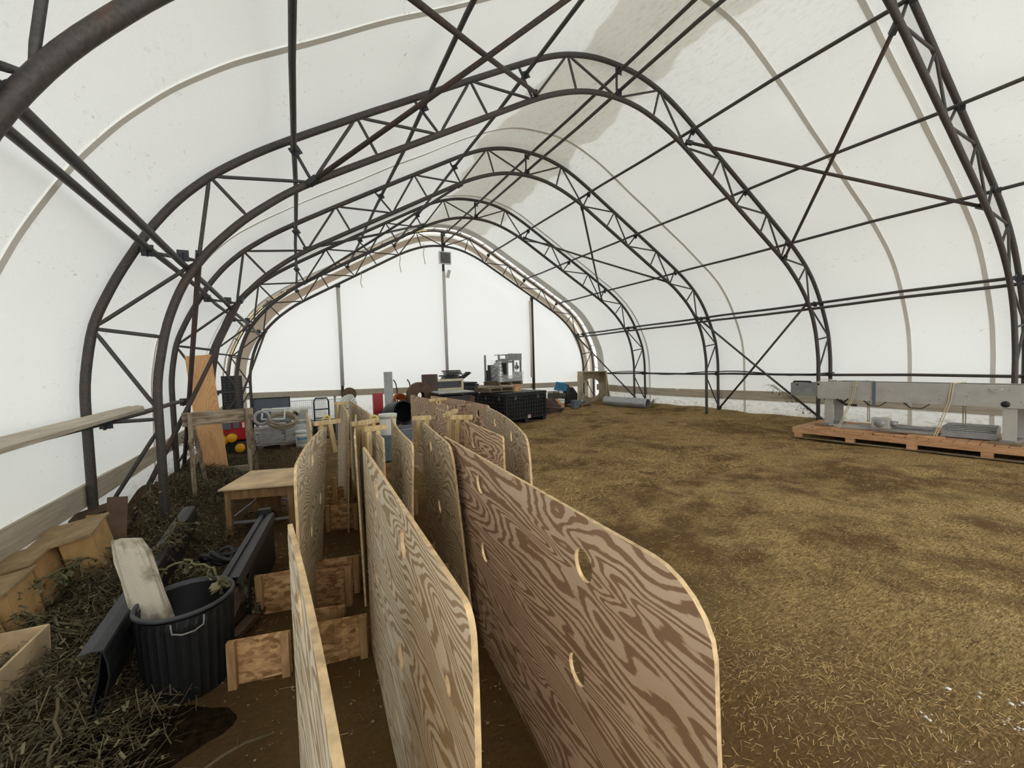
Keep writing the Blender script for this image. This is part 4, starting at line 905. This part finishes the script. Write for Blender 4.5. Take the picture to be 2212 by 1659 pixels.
m = MB(); P = [[(x*w+.0, -.02-.02*math.sin(x*9), z*h) for z in (.04, .2, .4)] for x in (0, .15, .3, .45, .6)]; m.grid([[(-.02, d*.5, .03), (-.02, d*.5, h*.8)], [(-.02, -.03, .03), (-.02, -.03, h*.78)], [(.10, -.05, .02), (.06, -.05, h*.75)], [(.30, -.05, .02), (.12, -.05, h*.3)], [(.62, -.05, .02), (.50, -.05, h*.25)], [(.74, -.05, .02), (.72, -.04, h*.8)], [(.80, -.04, .02), (.78, -.04, h*.35)], [(w+.02, -.05, .02), (w+.02, -.05, h*.4)]]); m.build('shrink_wrap', M['wrap'], t)
board('square offcut of strand board standing on the crate lid', (.62, 10.32, 1.02), (.20, .10, .20), (0, 0, .22), 'osb', 'board_offcut')
t = thing('spare_pallet', 'grey wooden pallet on the crate lid below the wrapped machine', 'pallet', (-.05, 10.7, .915), .22)
m = MB()
for k in range(5): m.box((.42, .06+.15*k, .10), (.95, .10, .02)); m.box((.42, .06+.15*k, .0), (.95, .10, .02))
m.build('deck', M['pallet_grey'], t)
for x in (.0, .42, .84): m = MB(); m.box((x, .36, .05), (.06, .72, .08)); m.build('runner', M['pallet_grey'], t)
# stack of flat black trays / plastic pallets
rr = random.Random(12)
for k in range(7):
    t = thing('folded_crate', ('lowest', 'second from the bottom', 'third from the bottom', 'middle', 'third from the top', 'second from the top', 'topmost')[k]+' flat grey folded crate in the pile behind the white frame', 'folded crate', (-1.12+rr.uniform(-.04, .04), 11.75+rr.uniform(-.04, .04), .78+.062*k), .15+rr.uniform(-.05, .05), 'pile of flat folded crates')
    m = MB(); m.box((.62, .5, 0), (1.24, 1.0, .052)); m.build('tray', M['black'] if k > 4 else M['rim'], t, bevel=.008)
    m = MB()
    for q in range(9): m.box((.08+.135*q, -.004, 0), (.05, .01, .03))
    m.build('edge_slot', M['black'], t)
for k in range(7):
    t = thing('black_tray', ('lowest', 'second from the bottom', 'third from the bottom', 'middle', 'third from the top', 'second from the top', 'topmost')[k]+' black tray in the small stack left of the wrapped machine', 'tray', (-.95+rr.uniform(-.03, .03)+.01*k, 12.0, 1.25+.048*k), .1+rr.uniform(-.12, .12), 'small stack of black trays')
    m = MB(); m.box((.26, .2, 0), (.54-.012*k, .40, .030)); m.box((.26, .2, .019), (.50-.012*k, .36, .012)); m.build('tray', M['black'], t)
t = thing('black_tray', 'black slatted tray tipped up against the small tray stack', 'tray', (-.33, 12.0, 1.30), 0, 'small stack of black trays', (0, -.6, 0))
m = MB(); m.box((.12, .2, 0), (.36, .4, .01)); 
for q in range(5): m.box((-.02+.07*q, .2, .03), (.02, .4, .05))
m.build('tray', M['black'], t)

# ------------------------------------------------------------------ clutter along the back
t = thing('chest_lid', 'pale grey flat chest top with rounded corners behind the rear dividers', 'lid', (-1.62, 10.2, 0.98), .05)
m = MB(); m.box((.40, .45, .02), (1.0, .9, .035)); m.build('panel', M['greyplastic'], t, bevel=.012)
t = thing('storage_cabinet', 'dark cabinet with a reddish timber side under the pale chest top', 'cabinet', (-1.62, 10.25, gz(-1.6, 10.3)), .05)
m = MB(); m.box((.36, .45, .46), (.86, .8, .92)); m.build('body', M['black'], t); m = MB(); m.box((.80, .45, .76), (.30, .78, .26)); m.build('timber_side', M['brownwood'], t); m = MB(); m.box((.30, .03, .80), (.6, .012, .02)); m.box((.62, .02, .72), (.05, .02, .14)); m.build('latch_bar', M['greymetal'], t)
t = thing('window_unit', 'cream plastic window-like frame standing behind the pale chest top', 'frame', (-1.50, 11.3, 0.99), .1)
m = MB(); m.box((.42, 0, .04), (.95, .1, .07)); m.box((.42, 0, .30), (.95, .1, .07)); m.box((-.02, 0, .17), (.07, .1, .3)); m.box((.86, 0, .17), (.07, .1, .3)); m.build('surround', M['cream'], t, bevel=.01); m = MB(); m.box((.42, .02, .17), (.82, .02, .22)); m.build('dark_pane', M['rim'], t)
p = atY(930, 858, 11.0)
m = MB(); m.lathe([(.225, 0), (.225, 1.47), (.215, 1.47), (.215, .02), (0, .02)], 32); o = tag(m.build('stove_pipe', rusty('stove_pipe_rust', '38383b', '5f4034', .5, .6), None, (-1.61, 11.36, gz(-1.6, 11.3)-.01)), 'wide rust-streaked stove pipe standing upright behind the rear dividers', 'pipe')
m = MB(); m.lathe([(.112, 0), (.112, 1.63), (.105, 1.63), (.105, .02), (0, .02)], 28); tag(m.build('galvanised_pipe', M['galv'], None, (-2.76, 11.3, gz(-2.7, 11.3)-.01)), 'tall thin galvanised pipe standing upright against the white end wall', 'pipe')
t = thing('red_case', 'narrow dark red steel case standing left of the galvanised pipe', 'case', (-3.10, 11.0, gz(-3.1, 11)), .0)
m = MB(); m.box((0, 0, .555), (.235, .2, 1.10)); m.build('body', M['red'], t, bevel=.012); m = MB(); m.box((0, -.103, .62), (.21, .006, .012)); m.box((0, -.103, .30), (.21, .006, .012)); m.build('seam', M['darkred'], t)
def hoop(label, c, r, rr_, mat, rot, n=3, name='cord_coil', seed=0, cat='cord'):
    q = random.Random(seed); m = MB(); pts = []
    for k in range(n*26+1):
        a = 2*PI*k/26; w = 1+.06*math.sin(a*.37+seed); pts.append((r*w*math.cos(a), r*w*math.sin(a), .018*k/26+.03*math.sin(a*1.3+seed)))
    m.tube(pts, rr_, 6); o = m.build(name, M[mat], None, c); o.rotation_euler = rot; tag(o, label, cat); return o
hoop('coil of orange-brown hose hung right of the galvanised pipe', (-2.42, 11.6, .66), .24, .022, 'orange', (.75, .35, .2), 10, seed=1, cat='hose')
hoop('dark cord coil slung left of the galvanised pipe', (-2.93, 10.80, .50), .13, .014, 'blackline', (1.2, -.5, 0), 5, seed=2)
t = thing('black_barrel', 'black plastic barrel lying on its side with its mouth facing forward', 'barrel', atY(872, 890, 9.3), 0, rot=(-1.7, 0, .25))
m = MB(); m.lathe([(.24, 0), (.255, .02), (.25, .06), (.265, .3), (.25, .55), (.24, .6), (0, .6)], 32); m.lathe([(.235, 0), (.24, .3), (0, .58)], 32); m.build('shell', M['black'], t); m = MB(); m.lathe([(.24, -.01), (.268, -.01), (.268, .025), (.25, .03)], 32); m.build('rim', M['black'], t)
t = thing('bale_stand', 'low grey chest supporting the black barrel', 'chest', (-2.95, 9.35, gz(-2.9, 9.5)), .1)
m = MB(); m.box((.1, .35, .15), (1.2, .8, .30)); m.build('body', M['bluegrey'], t, bevel=.02); m = MB(); m.box((.1, .0, .305), (1.1, .06, .02)); m.build('top_bar', M['greymetal'], t)
m = MB(); m.at((0, 0, 0), (PI/2, 0, .2)).lathe([(.10, 0), (.34, 0), (.36, .02), (.36, .16), (.34, .18), (.10, .18)], 36); m.at().lathe([(.0, 0)], 3) if False else None
tag(m.build('cable_drum', M['brownwood'], None, (-2.06, 10.95, .93)), 'brown round drum rim rising behind the black barrel', 'drum')
t = thing('drum_trestle', 'dark box trestle under the brown round drum', 'trestle', (-2.25, 10.62, gz(-2.2, 10.7)), .05)
m = MB(); m.box((.1, .1, .28), (.7, .5, .56)); m.build('body', M['black'], t)
for k, (x, y) in enumerate(((-2.35, 12.2), (-1.95, 12.2))):
    m = MB(); m.tube([(0, 0, .0), (0, 0, 1.05), (-.03, 0, 1.25), (-.09, 0, 1.36)], .018, 6); tag(m.build('bent_rod', M['rust'], None, (x, y, gz(x, y)-.01)), ('left of two bent rods sticking up behind the brown drum', 'right of two bent rods sticking up behind the brown drum')[k], 'rod')
bucket('white lidded bucket standing before the black barrel', tuple(at(837, 893, .85).xy), .155, .37, lid=True, z=.46)
t = thing('bucket_crate', 'grey box under the white lidded bucket', 'box', (at(837, 893, .85).x, at(837, 893, .85).y, gz(-2.9, 8.9)), 0)
m = MB(); m.box((0, 0, .23), (.5, .42, .45)); m.build('body', M['bluegrey'], t, bevel=.01)
for k in range(3):
    bucket(('outermost', 'middle', 'innermost')[k]+' of three nested white buckets tipped over behind the second divider row', (-3.72-.015*k, 10.6+.05*k), .15, .36, (.5, -.42, 0), z=.60+.05*k, group='nested white buckets')
t = thing('bucket_support', 'dark crate the nested white buckets rest on', 'crate', (-3.62, 10.7, gz(-3.6, 10.7)), 0)
m = MB(); m.box((0, .05, .29), (.5, .5, .58)); m.build('body', M['black'], t)
m = MB(); m.at((0, 0, 0), (1.2, -.3, 0)).lathe([(0, 0), (.155, 0), (.165, .02), (.165, .08), (.12, .10), (.0, .10)], 24); tag(m.build('tyre', M['brownwood'], None, (-3.78, 10.95, 1.05)), 'dark round wheel leaning on top of the nested buckets', 'wheel')
m = MB(); m.tube([(0, 0, 0), (0, 0, 1.05)], .022, 8); m.lathe([(0, 1.04), (.035, 1.045), (.03, 1.07), (0, 1.075)], 10); tag(m.build('grey_standpipe', M['greymetal'], None, (-4.15, 10.5, gz(-4.1, 10.5)-.01)), 'thin grey standpipe left of the nested buckets', 'pipe')
# hand cart
t = thing('hand_cart', 'dark teal hand truck standing behind the far left dividers', 'hand truck', (-4.40, 11.45, gz(-4.4, 11.4)), .1)
m = MB(); m.tube([(-.17, 0, .05), (-.17, .05, .92), (-.13, .05, 1.0), (.13, .05, 1.0), (.17, .05, .92), (.17, 0, .05)], .02, 8); m.build('frame', M['teal'], t)
for z in (.25, .5, .72): m = MB(); m.tube([(-.17, .02, z), (.17, .02, z)], .015, 8); m.build('rung', M['teal'], t)
m = MB(); m.box((0, -.12, .06), (.42, .28, .02)); m.build('toe_plate', M['teal'], t)
for x in (-.22, .22): m = MB(); m.at((x-.03, .1, .12), (0, PI/2, 0)).lathe([(0, 0), (.09, 0), (.115, .015), (.115, .045), (.09, .06), (0, .06)], 18); m.build('wheel', M['black'], t)
def wire_panel(label, p, w, h, rz, step=.05, name='wire_panel', rot=None):
    t = thing(name, label, 'wire mesh', p, rz, rot=rot); m = MB()
    for k in range(int(w/step)+1): m.box((k*step, 0, h/2), (.005, .005, h))
    for k in range(int(h/step)+1): m.box((w/2, 0, k*step), (w, .005, .005))
    m.build('mesh', M['wire'], t); m = MB(); m.box((w/2, 0, 0.004), (w, .012, .012)); m.box((w/2, 0, h), (w, .012, .012)); m.build('edge_wire', M['wire'], t)
wire_panel('upright wire mesh panel behind the shrink-wrapped pallet', (-5.25, 12.6, .35), 1.0, .52, .05)
wire_panel('second wire mesh panel behind the teal hand truck', (-4.6, 12.2, .30), .85, .58, .12)
m = MB(); m.box((0, 0, .17), (1.9, .5, .34)); tag(m.build('dark_plinth', M['black'], None, (-4.55, 12.4, gz(-4.5, 12.4)-.01)), 'dark low plinth the wire mesh panels stand on', 'plinth')
t = thing('folded_table', 'dark blue-grey folding table top standing on edge at the back left', 'table top', (-5.95, 12.6, gz(-5.95, 12.6)), .03)
m = MB(); m.box((.40, 0, .62), (.86, .05, .68)); m.build('panel', M['bluegrey'], t, bevel=.01); m = MB(); m.box((.40, -.03, .95), (.86, .02, .03)); m.box((.40, -.03, .30), (.86, .02, .03)); m.box((-.02, -.03, .62), (.03, .02, .68)); m.box((.82, -.03, .62), (.03, .02, .68)); m.build('edging', M['black'], t)
for x in (.05, .75): m = MB(); m.box((x, .02, .15), (.06, .3, .30)); m.build('leg', M['black'], t)
# shrink-wrapped pallet
t = thing('wrapped_pallet', 'low pallet load in grey shrink wrap, left of the dividers', 'pallet load', (-5.76, 10.45, gz(-5.7, 10.5)-.02), -.10)
m = MB()
for x in (.05, .5, .95): m.box((x, .45, .06), (.10, .9, .10))
m.box((.5, .45, .12), (1.05, .95, .025)); m.build('pallet', M['pallet_grey'], t)
m = MB(); m.box((.26, .45, .32), (.44, .84, .36)); m.box((.74, .50, .28), (.40, .74, .28)); m.build('load', M['greyplastic'], t, bevel=.02)
m = MB(); n = 26; rows = []
for z in (.10, .22, .34, .46, .545):
    rows.append([( .5+.545*max(-1, min(1, 1.35*math.cos(2*PI*k/n)))*(1-.02*math.sin(k*3+z*20)), .45+.49*max(-1, min(1, 1.35*math.sin(2*PI*k/n)))*(1-.02*math.sin(k*5+z*9)), z+.015*math.sin(k*2.1)) for k in range(n+1)])
m.grid(rows); m.build('shrink_wrap', M['wrap'], t)
bucket('white bucket with a blue-striped label on the wrapped pallet corner', (-4.86, 10.05), .15, .37, band='blue', z=.0+gz(-4.86, 10.05))
pz = .58
t = thing('white_window_frame', 'white rectangular plastic frame lying on the wrapped pallet', 'frame', (-5.42, 10.35, pz+.06), -.05, rot=(1.05, .05, -.08))
m = MB(); m.box((.0, 0, .0), (.46, .03, .04)); m.box((0, .24, 0), (.46, .03, .04)); m.box((-.215, .12, 0), (.03, .27, .04)); m.box((.215, .12, 0), (.03, .27, .04)); m.build('surround', M['white'], t, bevel=.004)
for k, (x, y, z, l, rz) in enumerate(((-4.98, 10.45, .72, .55, 1.35), (-5.12, 10.5, .72, .6, 1.40), (-5.05, 10.55, .66, .5, 1.38))):
    m = MB(); a = Vector((x, y, z)); d = Vector((math.cos(rz), math.sin(rz), .03))*l
    m.tube([a, a+d], .055, 16, caps=False); m.tube([a, a+d], .046, 16, caps=False)
    tag(m.build('plastic_pipe', M['cream']), ('right', 'left', 'lower')[k]+' of three cream plastic pipes on the wrapped pallet, ends facing forward', 'pipe', 'cream pipes on the wrapped pallet')
for k in range(3):
    m = MB(); m.box((0, 0, 0), (1.0-.1*k, .05, .02)); o = m.build('white_batten', M['white'], None, (-5.12+.03*k, 10.75+.08*k, .79+.022*k)); o.rotation_euler = (0, 0, -.10+.05*k); tag(o, ('lowest', 'middle', 'uppermost')[k]+' white plastic batten lying across the wrapped pallet', 'batten', 'white battens on the wrapped pallet')
m = MB(); m.box((0, 0, .10), (.75, .35, .20)); tag(m.build('pale_carton', M['greyplastic'], None, (-5.1, 10.85, .56)), 'pale grey carton under the white battens on the wrapped pallet', 'carton')
hoop('thick grey-tan hose coiled on the wrapped pallet', (-5.24, 10.2, .60), .27, .026, 'hose', (.45, .05, .1), 3, 'hose_coil', 5, 'hose')
hoop('ribbed white hose hoop at the left end of the wrapped pallet', (-5.62, 10.25, .70), .13, .032, 'greyplastic', (1.35, .1, .1), 1, 'hose_coil', 6, 'hose')
# red machine with yellow caps
t = thing('red_machine', 'red machine with yellow round caps between the leaning board and sawhorse', 'machine', (-6.30, 9.75, gz(-6.2, 9.8)), -.15)
m = MB(); m.box((.22, .2, .58), (.44, .36, .52)); m.build('hood', M['red'], t, bevel=.03)
m = MB(); m.box((.12, .01, .66), (.14, .02, .22)); m.box((.28, .01, .68), (.10, .02, .22)); m.build('grille', M['bluegrey'], t)
m = MB(); m.box((.22, .2, .16), (.5, .4, .28)); m.build('engine_base', M['black'], t, bevel=.03)
for x, z in ((.20, .38), (.33, .17), (.06, .34)):
    m = MB(); m.at((x, -.02, z), (PI/2, 0, .2)).lathe([(0, .09), (.06, .088), (.085, .06), (.09, 0)], 24); m.build('yellow_cap', M['yellow'], t)
    m = MB(); m.at((x, .0, z+.01), (PI/2, 0, .2)).lathe([(.088, .02), (.088, -.08), (0, -.08)], 24); m.build('clear_cup', M['cream'], t)
for x in (-.03, .47): m = MB(); m.at((x-.03, .30, .14), (0, PI/2, 0)).lathe([(0, 0), (.10, 0), (.14, .015), (.14, .055), (.10, .07), (0, .07)], 20); m.build('wheel', M['black'], t)
m = MB(); m.box((.40, .01, .62), (.04, .006, .10)); m.build('white_decal', M['white'], t)
# ribbed black sheet standing in the back left corner
t = thing('ribbed_panel', 'black studded plastic panel standing upright in the back left corner', 'panel', (-6.32, 11.95, gz(-6.3, 12)), .1)
m = MB(); m.box((.0, 0, .80), (.42, .12, 1.6)); m.build('sheet', M['black'], t)
m = MB()
for i in range(22):
    for j in range(4): m.box((-.15+.10*j, -.065, .08+.07*i), (.05, .02, .03))
st_ = m.build('stud', M['rim'], t); st_['kind'] = 'stuff'
for k, (a, b) in enumerate((((-6.45, 10.7, .15), (-6.15, 11.8, .62)), ((-6.55, 11.2, .2), (-6.38, 11.8, .95)), ((-6.05, 10.7, .1), (-5.95, 11.9, .55)))):
    m = MB(); m.tube([a, b], .03, 8); tag(m.build('dark_pole', M['rust']), ('middle', 'steepest', 'rightmost')[k]+' dark pole leaning in the back left corner before the studded panel', 'pole', 'poles in the back left corner')

# ------------------------------------------------------------------ loose natural stuff: straw, stalks, pebbles, snow
def blades(name, mat, N, gen, label, cat, seed):
    R = np.random.default_rng(seed); c, d, n, L, w = gen(R, N)
    a = c-d*(L/2)[:, None]; b = c+d*(L/2)[:, None]; s = n*(w/2)[:, None]; up = np.cross(d, n)*(w*.35)[:, None]
    V = np.stack([a-s, a+up, a+s, b-s, b+up, b+s], 1).reshape(-1, 3); K = len(c); base = (np.arange(K)*6)[:, None]
    F = np.concatenate([base+np.array([[0, 1, 4, 3]]), base+np.array([[1, 2, 5, 4]])], 1).reshape(-1, 4)
    me = bpy.data.meshes.new(name); me.vertices.add(len(V)); me.vertices.foreach_set('co', V.ravel()); nf = len(F)
    me.loops.add(nf*4); me.loops.foreach_set('vertex_index', F.ravel().astype(np.int32)); me.polygons.add(nf); me.polygons.foreach_set('loop_start', np.arange(0, nf*4, 4, dtype=np.int32)); me.update(calc_edges=True)
    me.materials.append(M[mat]); o = bpy.data.objects.new(name, me); COL.objects.link(o); tag(o, label, cat, None, 'stuff'); return o
def vgz(x, y):
    h = .018*np.sin(x*1.7+y*.9)+.014*np.sin(x*3.1-y*2.3+1)+.010*np.sin(x*6.3+y*5.1)
    h = h+np.where(x < -5.55, np.minimum(.13, (-5.55-x)*.22)*(1+.4*np.sin(y*2.1)+.3*np.sin(y*5+x*4))*np.where(y < 8.6, 1, np.maximum(.2, 1-(y-8.6)*.5)), 0)
    return h+np.where(x > 5.9, np.minimum(.12, (x-5.9)*.14), 0)-.012
def clump(x, y):
    q = np.sin(x*2.1+y*1.3)+np.sin(x*1.1-y*2.7+2)+.8*np.sin(x*4.3+y*3.9+1)+.6*np.sin(-x*6.1+y*7.7)+.5*np.sin(x*13+y*9)
    return 1/(1+np.exp(-(q+.5)*1.6))
def straw_gen(x0, x1, y0, y1, near, Lr, wr):
    def g(R, N):
        r = R.random(N)**(1.7 if near else 1.1); y = y0+(y1-y0)*r; x = x0+(x1-x0)*R.random(N)
        edge = np.clip((x-(-3.95+.05*y))/1.1, 0.10, 1)
        if x0 < -4.5: edge = np.ones(N)*.9
        keep = R.random(N) < (.14+.86*clump(x, y))*edge*np.clip((x+3.4+y*1.1)/1.9, .16, 1); x, y = x[keep], y[keep]; K = len(x)
        a = R.normal(.5, .9, K); t = R.normal(0, .16, K); d = np.stack([np.cos(a)*np.cos(t), np.sin(a)*np.cos(t), np.sin(t)], 1)
        n = np.cross(d, np.array([0, 0, 1.])); n /= np.linalg.norm(n, axis=1)[:, None]
        L = R.uniform(*Lr, K); w = R.uniform(*wr, K)
        c = np.stack([x, y, vgz(x, y)+.004+R.random(K)*.008+np.abs(np.sin(t))*L*.4], 1)
        return c, d, n, L, w
    return g
blades('straw_litter', 'straw', 110000, straw_gen(-3.9, 6.3, .3, 8.5, True, (.010, .045), (.0012, .0028)), 'loose golden straw scattered over the open dirt floor', 'straw', 1)
blades('straw_litter', 'straw', 60000, straw_gen(-3.4, 6.3, 4.0, 13.5, False, (.03, .10), (.003, .006)), 'thin straw carpet on the far part of the floor', 'straw', 2)
blades('straw_litter', 'straw', 1500, straw_gen(-5.3, -3.9, .5, 6, False, (.02, .06), (.002, .003)), 'sparse straw bits on the dirt between the dividers', 'straw', 3)
def weed_gen(x0, x1, y0, y1, Lr, wr, zr, pick=None):
    def g(R, N):
        x = x0+(x1-x0)*R.random(N); y = y0+(y1-y0)*R.random(N)
        if pick is not None: k = pick(x, y, R); x, y = x[k], y[k]
        K = len(x); a = R.uniform(0, 2*PI, K); t = R.normal(.12, .35, K); d = np.stack([np.cos(a)*np.cos(t), np.sin(a)*np.cos(t), np.sin(t)], 1)
        n = np.cross(d, np.array([0, 0, 1.])); n /= np.linalg.norm(n, axis=1)[:, None]+1e-9
        L = R.uniform(*Lr, K); w = R.uniform(*wr, K); c = np.stack([x, y, vgz(x, y)+.01+R.random(K)**2*zr+np.abs(np.sin(t))*L*.45], 1)
        return c, d, n, L, w
    return g
inleft = lambda x, y, R: R.random(len(x)) < np.clip((-5.50-x)/.35+.25*np.sin(y*3), 0, 1)
blades('dead_weeds', 'weed', 42000, weed_gen(-6.55, -5.35, .7, 9.5, (.03, .14), (.002, .006), .10, inleft), 'matted dead weed stalks on the ground along the left wall', 'dead weeds', 4)
blades('dry_leaves', 'leaf', 9000, weed_gen(-6.55, -5.45, .7, 8.5, (.015, .045), (.005, .013), .13, inleft), 'withered grey-green leaves among the stalks along the left wall', 'dead leaves', 5)
blades('chaff', 'weed', 9000, weed_gen(-6.3, -4.6, 7.0, 11.5, (.03, .12), (.003, .007), .05), 'pale chaff strewn in front of the wrapped pallet', 'chaff', 6)
def vine(label, path, seed, n=26, spread=.10, name='dead_vine', mat='weed', leaves=True, lr=(.06, .16)):
    rr = random.Random(seed); P = [Vector(p) for p in path]; m = MB()
    def pt(u):
        k = min(int(u*(len(P)-1)), len(P)-2); f = u*(len(P)-1)-k; return P[k].lerp(P[k+1], f)
    m.tube([pt(i/16)+Vector((rr.uniform(-1, 1), rr.uniform(-1, 1), rr.uniform(-1, 1)))*.02 for i in range(17)], .007, 5)
    for i in range(n):
        a = pt(rr.random()); q = [a]
        v = Vector((rr.uniform(-1, 1), rr.uniform(-1, 1), rr.uniform(-1.2, .4))).normalized()
        for k in range(4): v = (v+Vector((rr.uniform(-.7, .7), rr.uniform(-.7, .7), rr.uniform(-.8, .3)))).normalized(); q.append(q[-1]+v*rr.uniform(*lr)*spread*4)
        m.tube(q, [.004, .0035, .003, .002, .0015], 4)
        if leaves:
            for k in range(5):
                b = q[rr.randint(1, 4)]; s = rr.uniform(.012, .03); e = Vector((rr.uniform(-1, 1), rr.uniform(-1, 1), rr.uniform(-1, 0)))*s; f = Vector((rr.uniform(-1, 1), rr.uniform(-1, 1), rr.uniform(-1, 1)))*s*.6
                m.add([b, b+e+f, b+e*2, b+e-f], [(0, 1, 2, 3)])
    return tag(m.build(name, M[mat]), label, 'dead vine')
vine('withered vine clinging to the left wall brace beside the sawhorse', [(-6.40, 7.75, .85), (-6.44, 8.05, .45), (-6.45, 8.25, .15)], 1, 40, .10)
vine('withered vine hanging from the right wall brace left of the conveyor', [(6.35, 6.6, .95), (6.45, 6.1, .62), (6.55, 5.6, .25)], 2, 34, .12)
vine('dry branch drooping over the black tub rim', [(-5.66, 3.05, .55), (-5.52, 3.02, .57), (-5.40, 2.92, .53), (-5.34, 2.86, .47)], 3, 14, .05, lr=(.04, .1), mat='leaf')
vine('grey dead stems tangled over the nest box lids', [(-6.55, 3.55, .40), (-6.4, 3.9, .36), (-6.3, 4.3, .34), (-6.1, 4.5, .3)], 4, 60, .08, mat='leaf')
vine('dead stems trailing from the third nest box', [(-6.42, 3.45, .33), (-6.30, 3.4, .22), (-6.05, 3.5, .15), (-5.9, 3.55, .30)], 5, 50, .08, mat='leaf')
vine('tangle of dead stems draped on the black trough', [(-5.85, 3.6, .46), (-5.80, 3.9, .48), (-5.82, 4.3, .47)], 6, 60, .07, mat='weed')
vine('spindly dead weed by the foot of the second arch', [(-6.35, 5.2, .10), (-6.30, 5.15, .45), (-6.2, 5.1, .62)], 7, 26, .09)
vine('dead weeds around the sawhorse feet', [(-6.5, 6.2, .15), (-6.1, 6.6, .2), (-5.8, 6.7, .12)], 8, 60, .10)
vine('dead stems under the small low table', [(-5.6, 5.1, .05), (-5.2, 5.3, .12), (-5.5, 5.6, .06)], 9, 50, .08)
vine('brown root clump between the black channel and the strand-board foot', [(-5.30, 3.30, .30), (-5.24, 3.28, .18), (-5.22, 3.2, .08)], 10, 46, .06, lr=(.04, .09))
vine('curved bare stalk lying in the left foreground', [(-5.9, 2.5, .25), (-5.86, 2.38, .18), (-5.83, 2.2, .06), (-5.6, 2.05, .02), (-5.35, 2.1, .02), (-5.1, 2.15, .02)], 11, 8, .04, leaves=False)
vine('green weed growing at the open end of the culvert pipe', [(6.0, 10.45, .02), (6.02, 10.42, .25), (6.05, 10.4, .34)], 12, 30, .06, mat='green')
vine('dry weed beside the conveyor leg at the right wall', [(6.4, 5.2, .05), (6.38, 5.25, .4), (6.35, 5.2, .62)], 13, 40, .07)
def scatter_lumps(name, mat, N, x0, x1, y0, y1, r0, r1, label, cat, seed, flat=.6, pick=None):
    rr = random.Random(seed); m = MB(); O = [(1, 0, 0), (-1, 0, 0), (0, 1, 0), (0, -1, 0), (0, 0, 1), (0, 0, -1)]; T = [(0, 2, 4), (2, 1, 4), (1, 3, 4), (3, 0, 4), (2, 0, 5), (1, 2, 5), (3, 1, 5), (0, 3, 5)]
    for _ in range(N):
        x, y = rr.uniform(x0, x1), rr.uniform(y0, y1)
        if pick and not pick(x, y): continue
        r = r0+(r1-r0)*rr.random()**3; a = rr.uniform(0, 6); c, s = math.cos(a), math.sin(a); f = rr.uniform(.6, 1.3)
        m.add([(x+r*(c*p*f-s*q), y+r*(s*p*f+c*q), gz(x, y)+r*flat*w*rr.uniform(.7, 1.2)+.001) for p, q, w in O], T, True)
    return tag(m.build(name, M[mat]), label, cat, None, 'stuff')
scatter_lumps('pebbles', 'pebble', 1500, -5.9, -3.95, .9, 4.2, .002, .011, 'small pebbles and clods on the bare dirt among the dividers', 'pebbles', 21)
scatter_lumps('dirt_clods', 'dirt', 2600, -3.9, 4.5, .4, 6.0, .003, .013, 'brown clods of soil on the open straw floor', 'soil clods', 22)
M['snowbit'] = plain('snow', 'e6e9ec', .8, 0, .05)
scatter_lumps('snow_scraps', 'snowbit', 260, -2.75, -1.7, .35, .80, .004, .016, 'scraps of snow on the floor at the lower right', 'snow', 23, .5, lambda x, y: abs((y-.60)-.25*math.sin(x*5)) < .05 or math.hypot(x+2.08, y-.56) < .07)
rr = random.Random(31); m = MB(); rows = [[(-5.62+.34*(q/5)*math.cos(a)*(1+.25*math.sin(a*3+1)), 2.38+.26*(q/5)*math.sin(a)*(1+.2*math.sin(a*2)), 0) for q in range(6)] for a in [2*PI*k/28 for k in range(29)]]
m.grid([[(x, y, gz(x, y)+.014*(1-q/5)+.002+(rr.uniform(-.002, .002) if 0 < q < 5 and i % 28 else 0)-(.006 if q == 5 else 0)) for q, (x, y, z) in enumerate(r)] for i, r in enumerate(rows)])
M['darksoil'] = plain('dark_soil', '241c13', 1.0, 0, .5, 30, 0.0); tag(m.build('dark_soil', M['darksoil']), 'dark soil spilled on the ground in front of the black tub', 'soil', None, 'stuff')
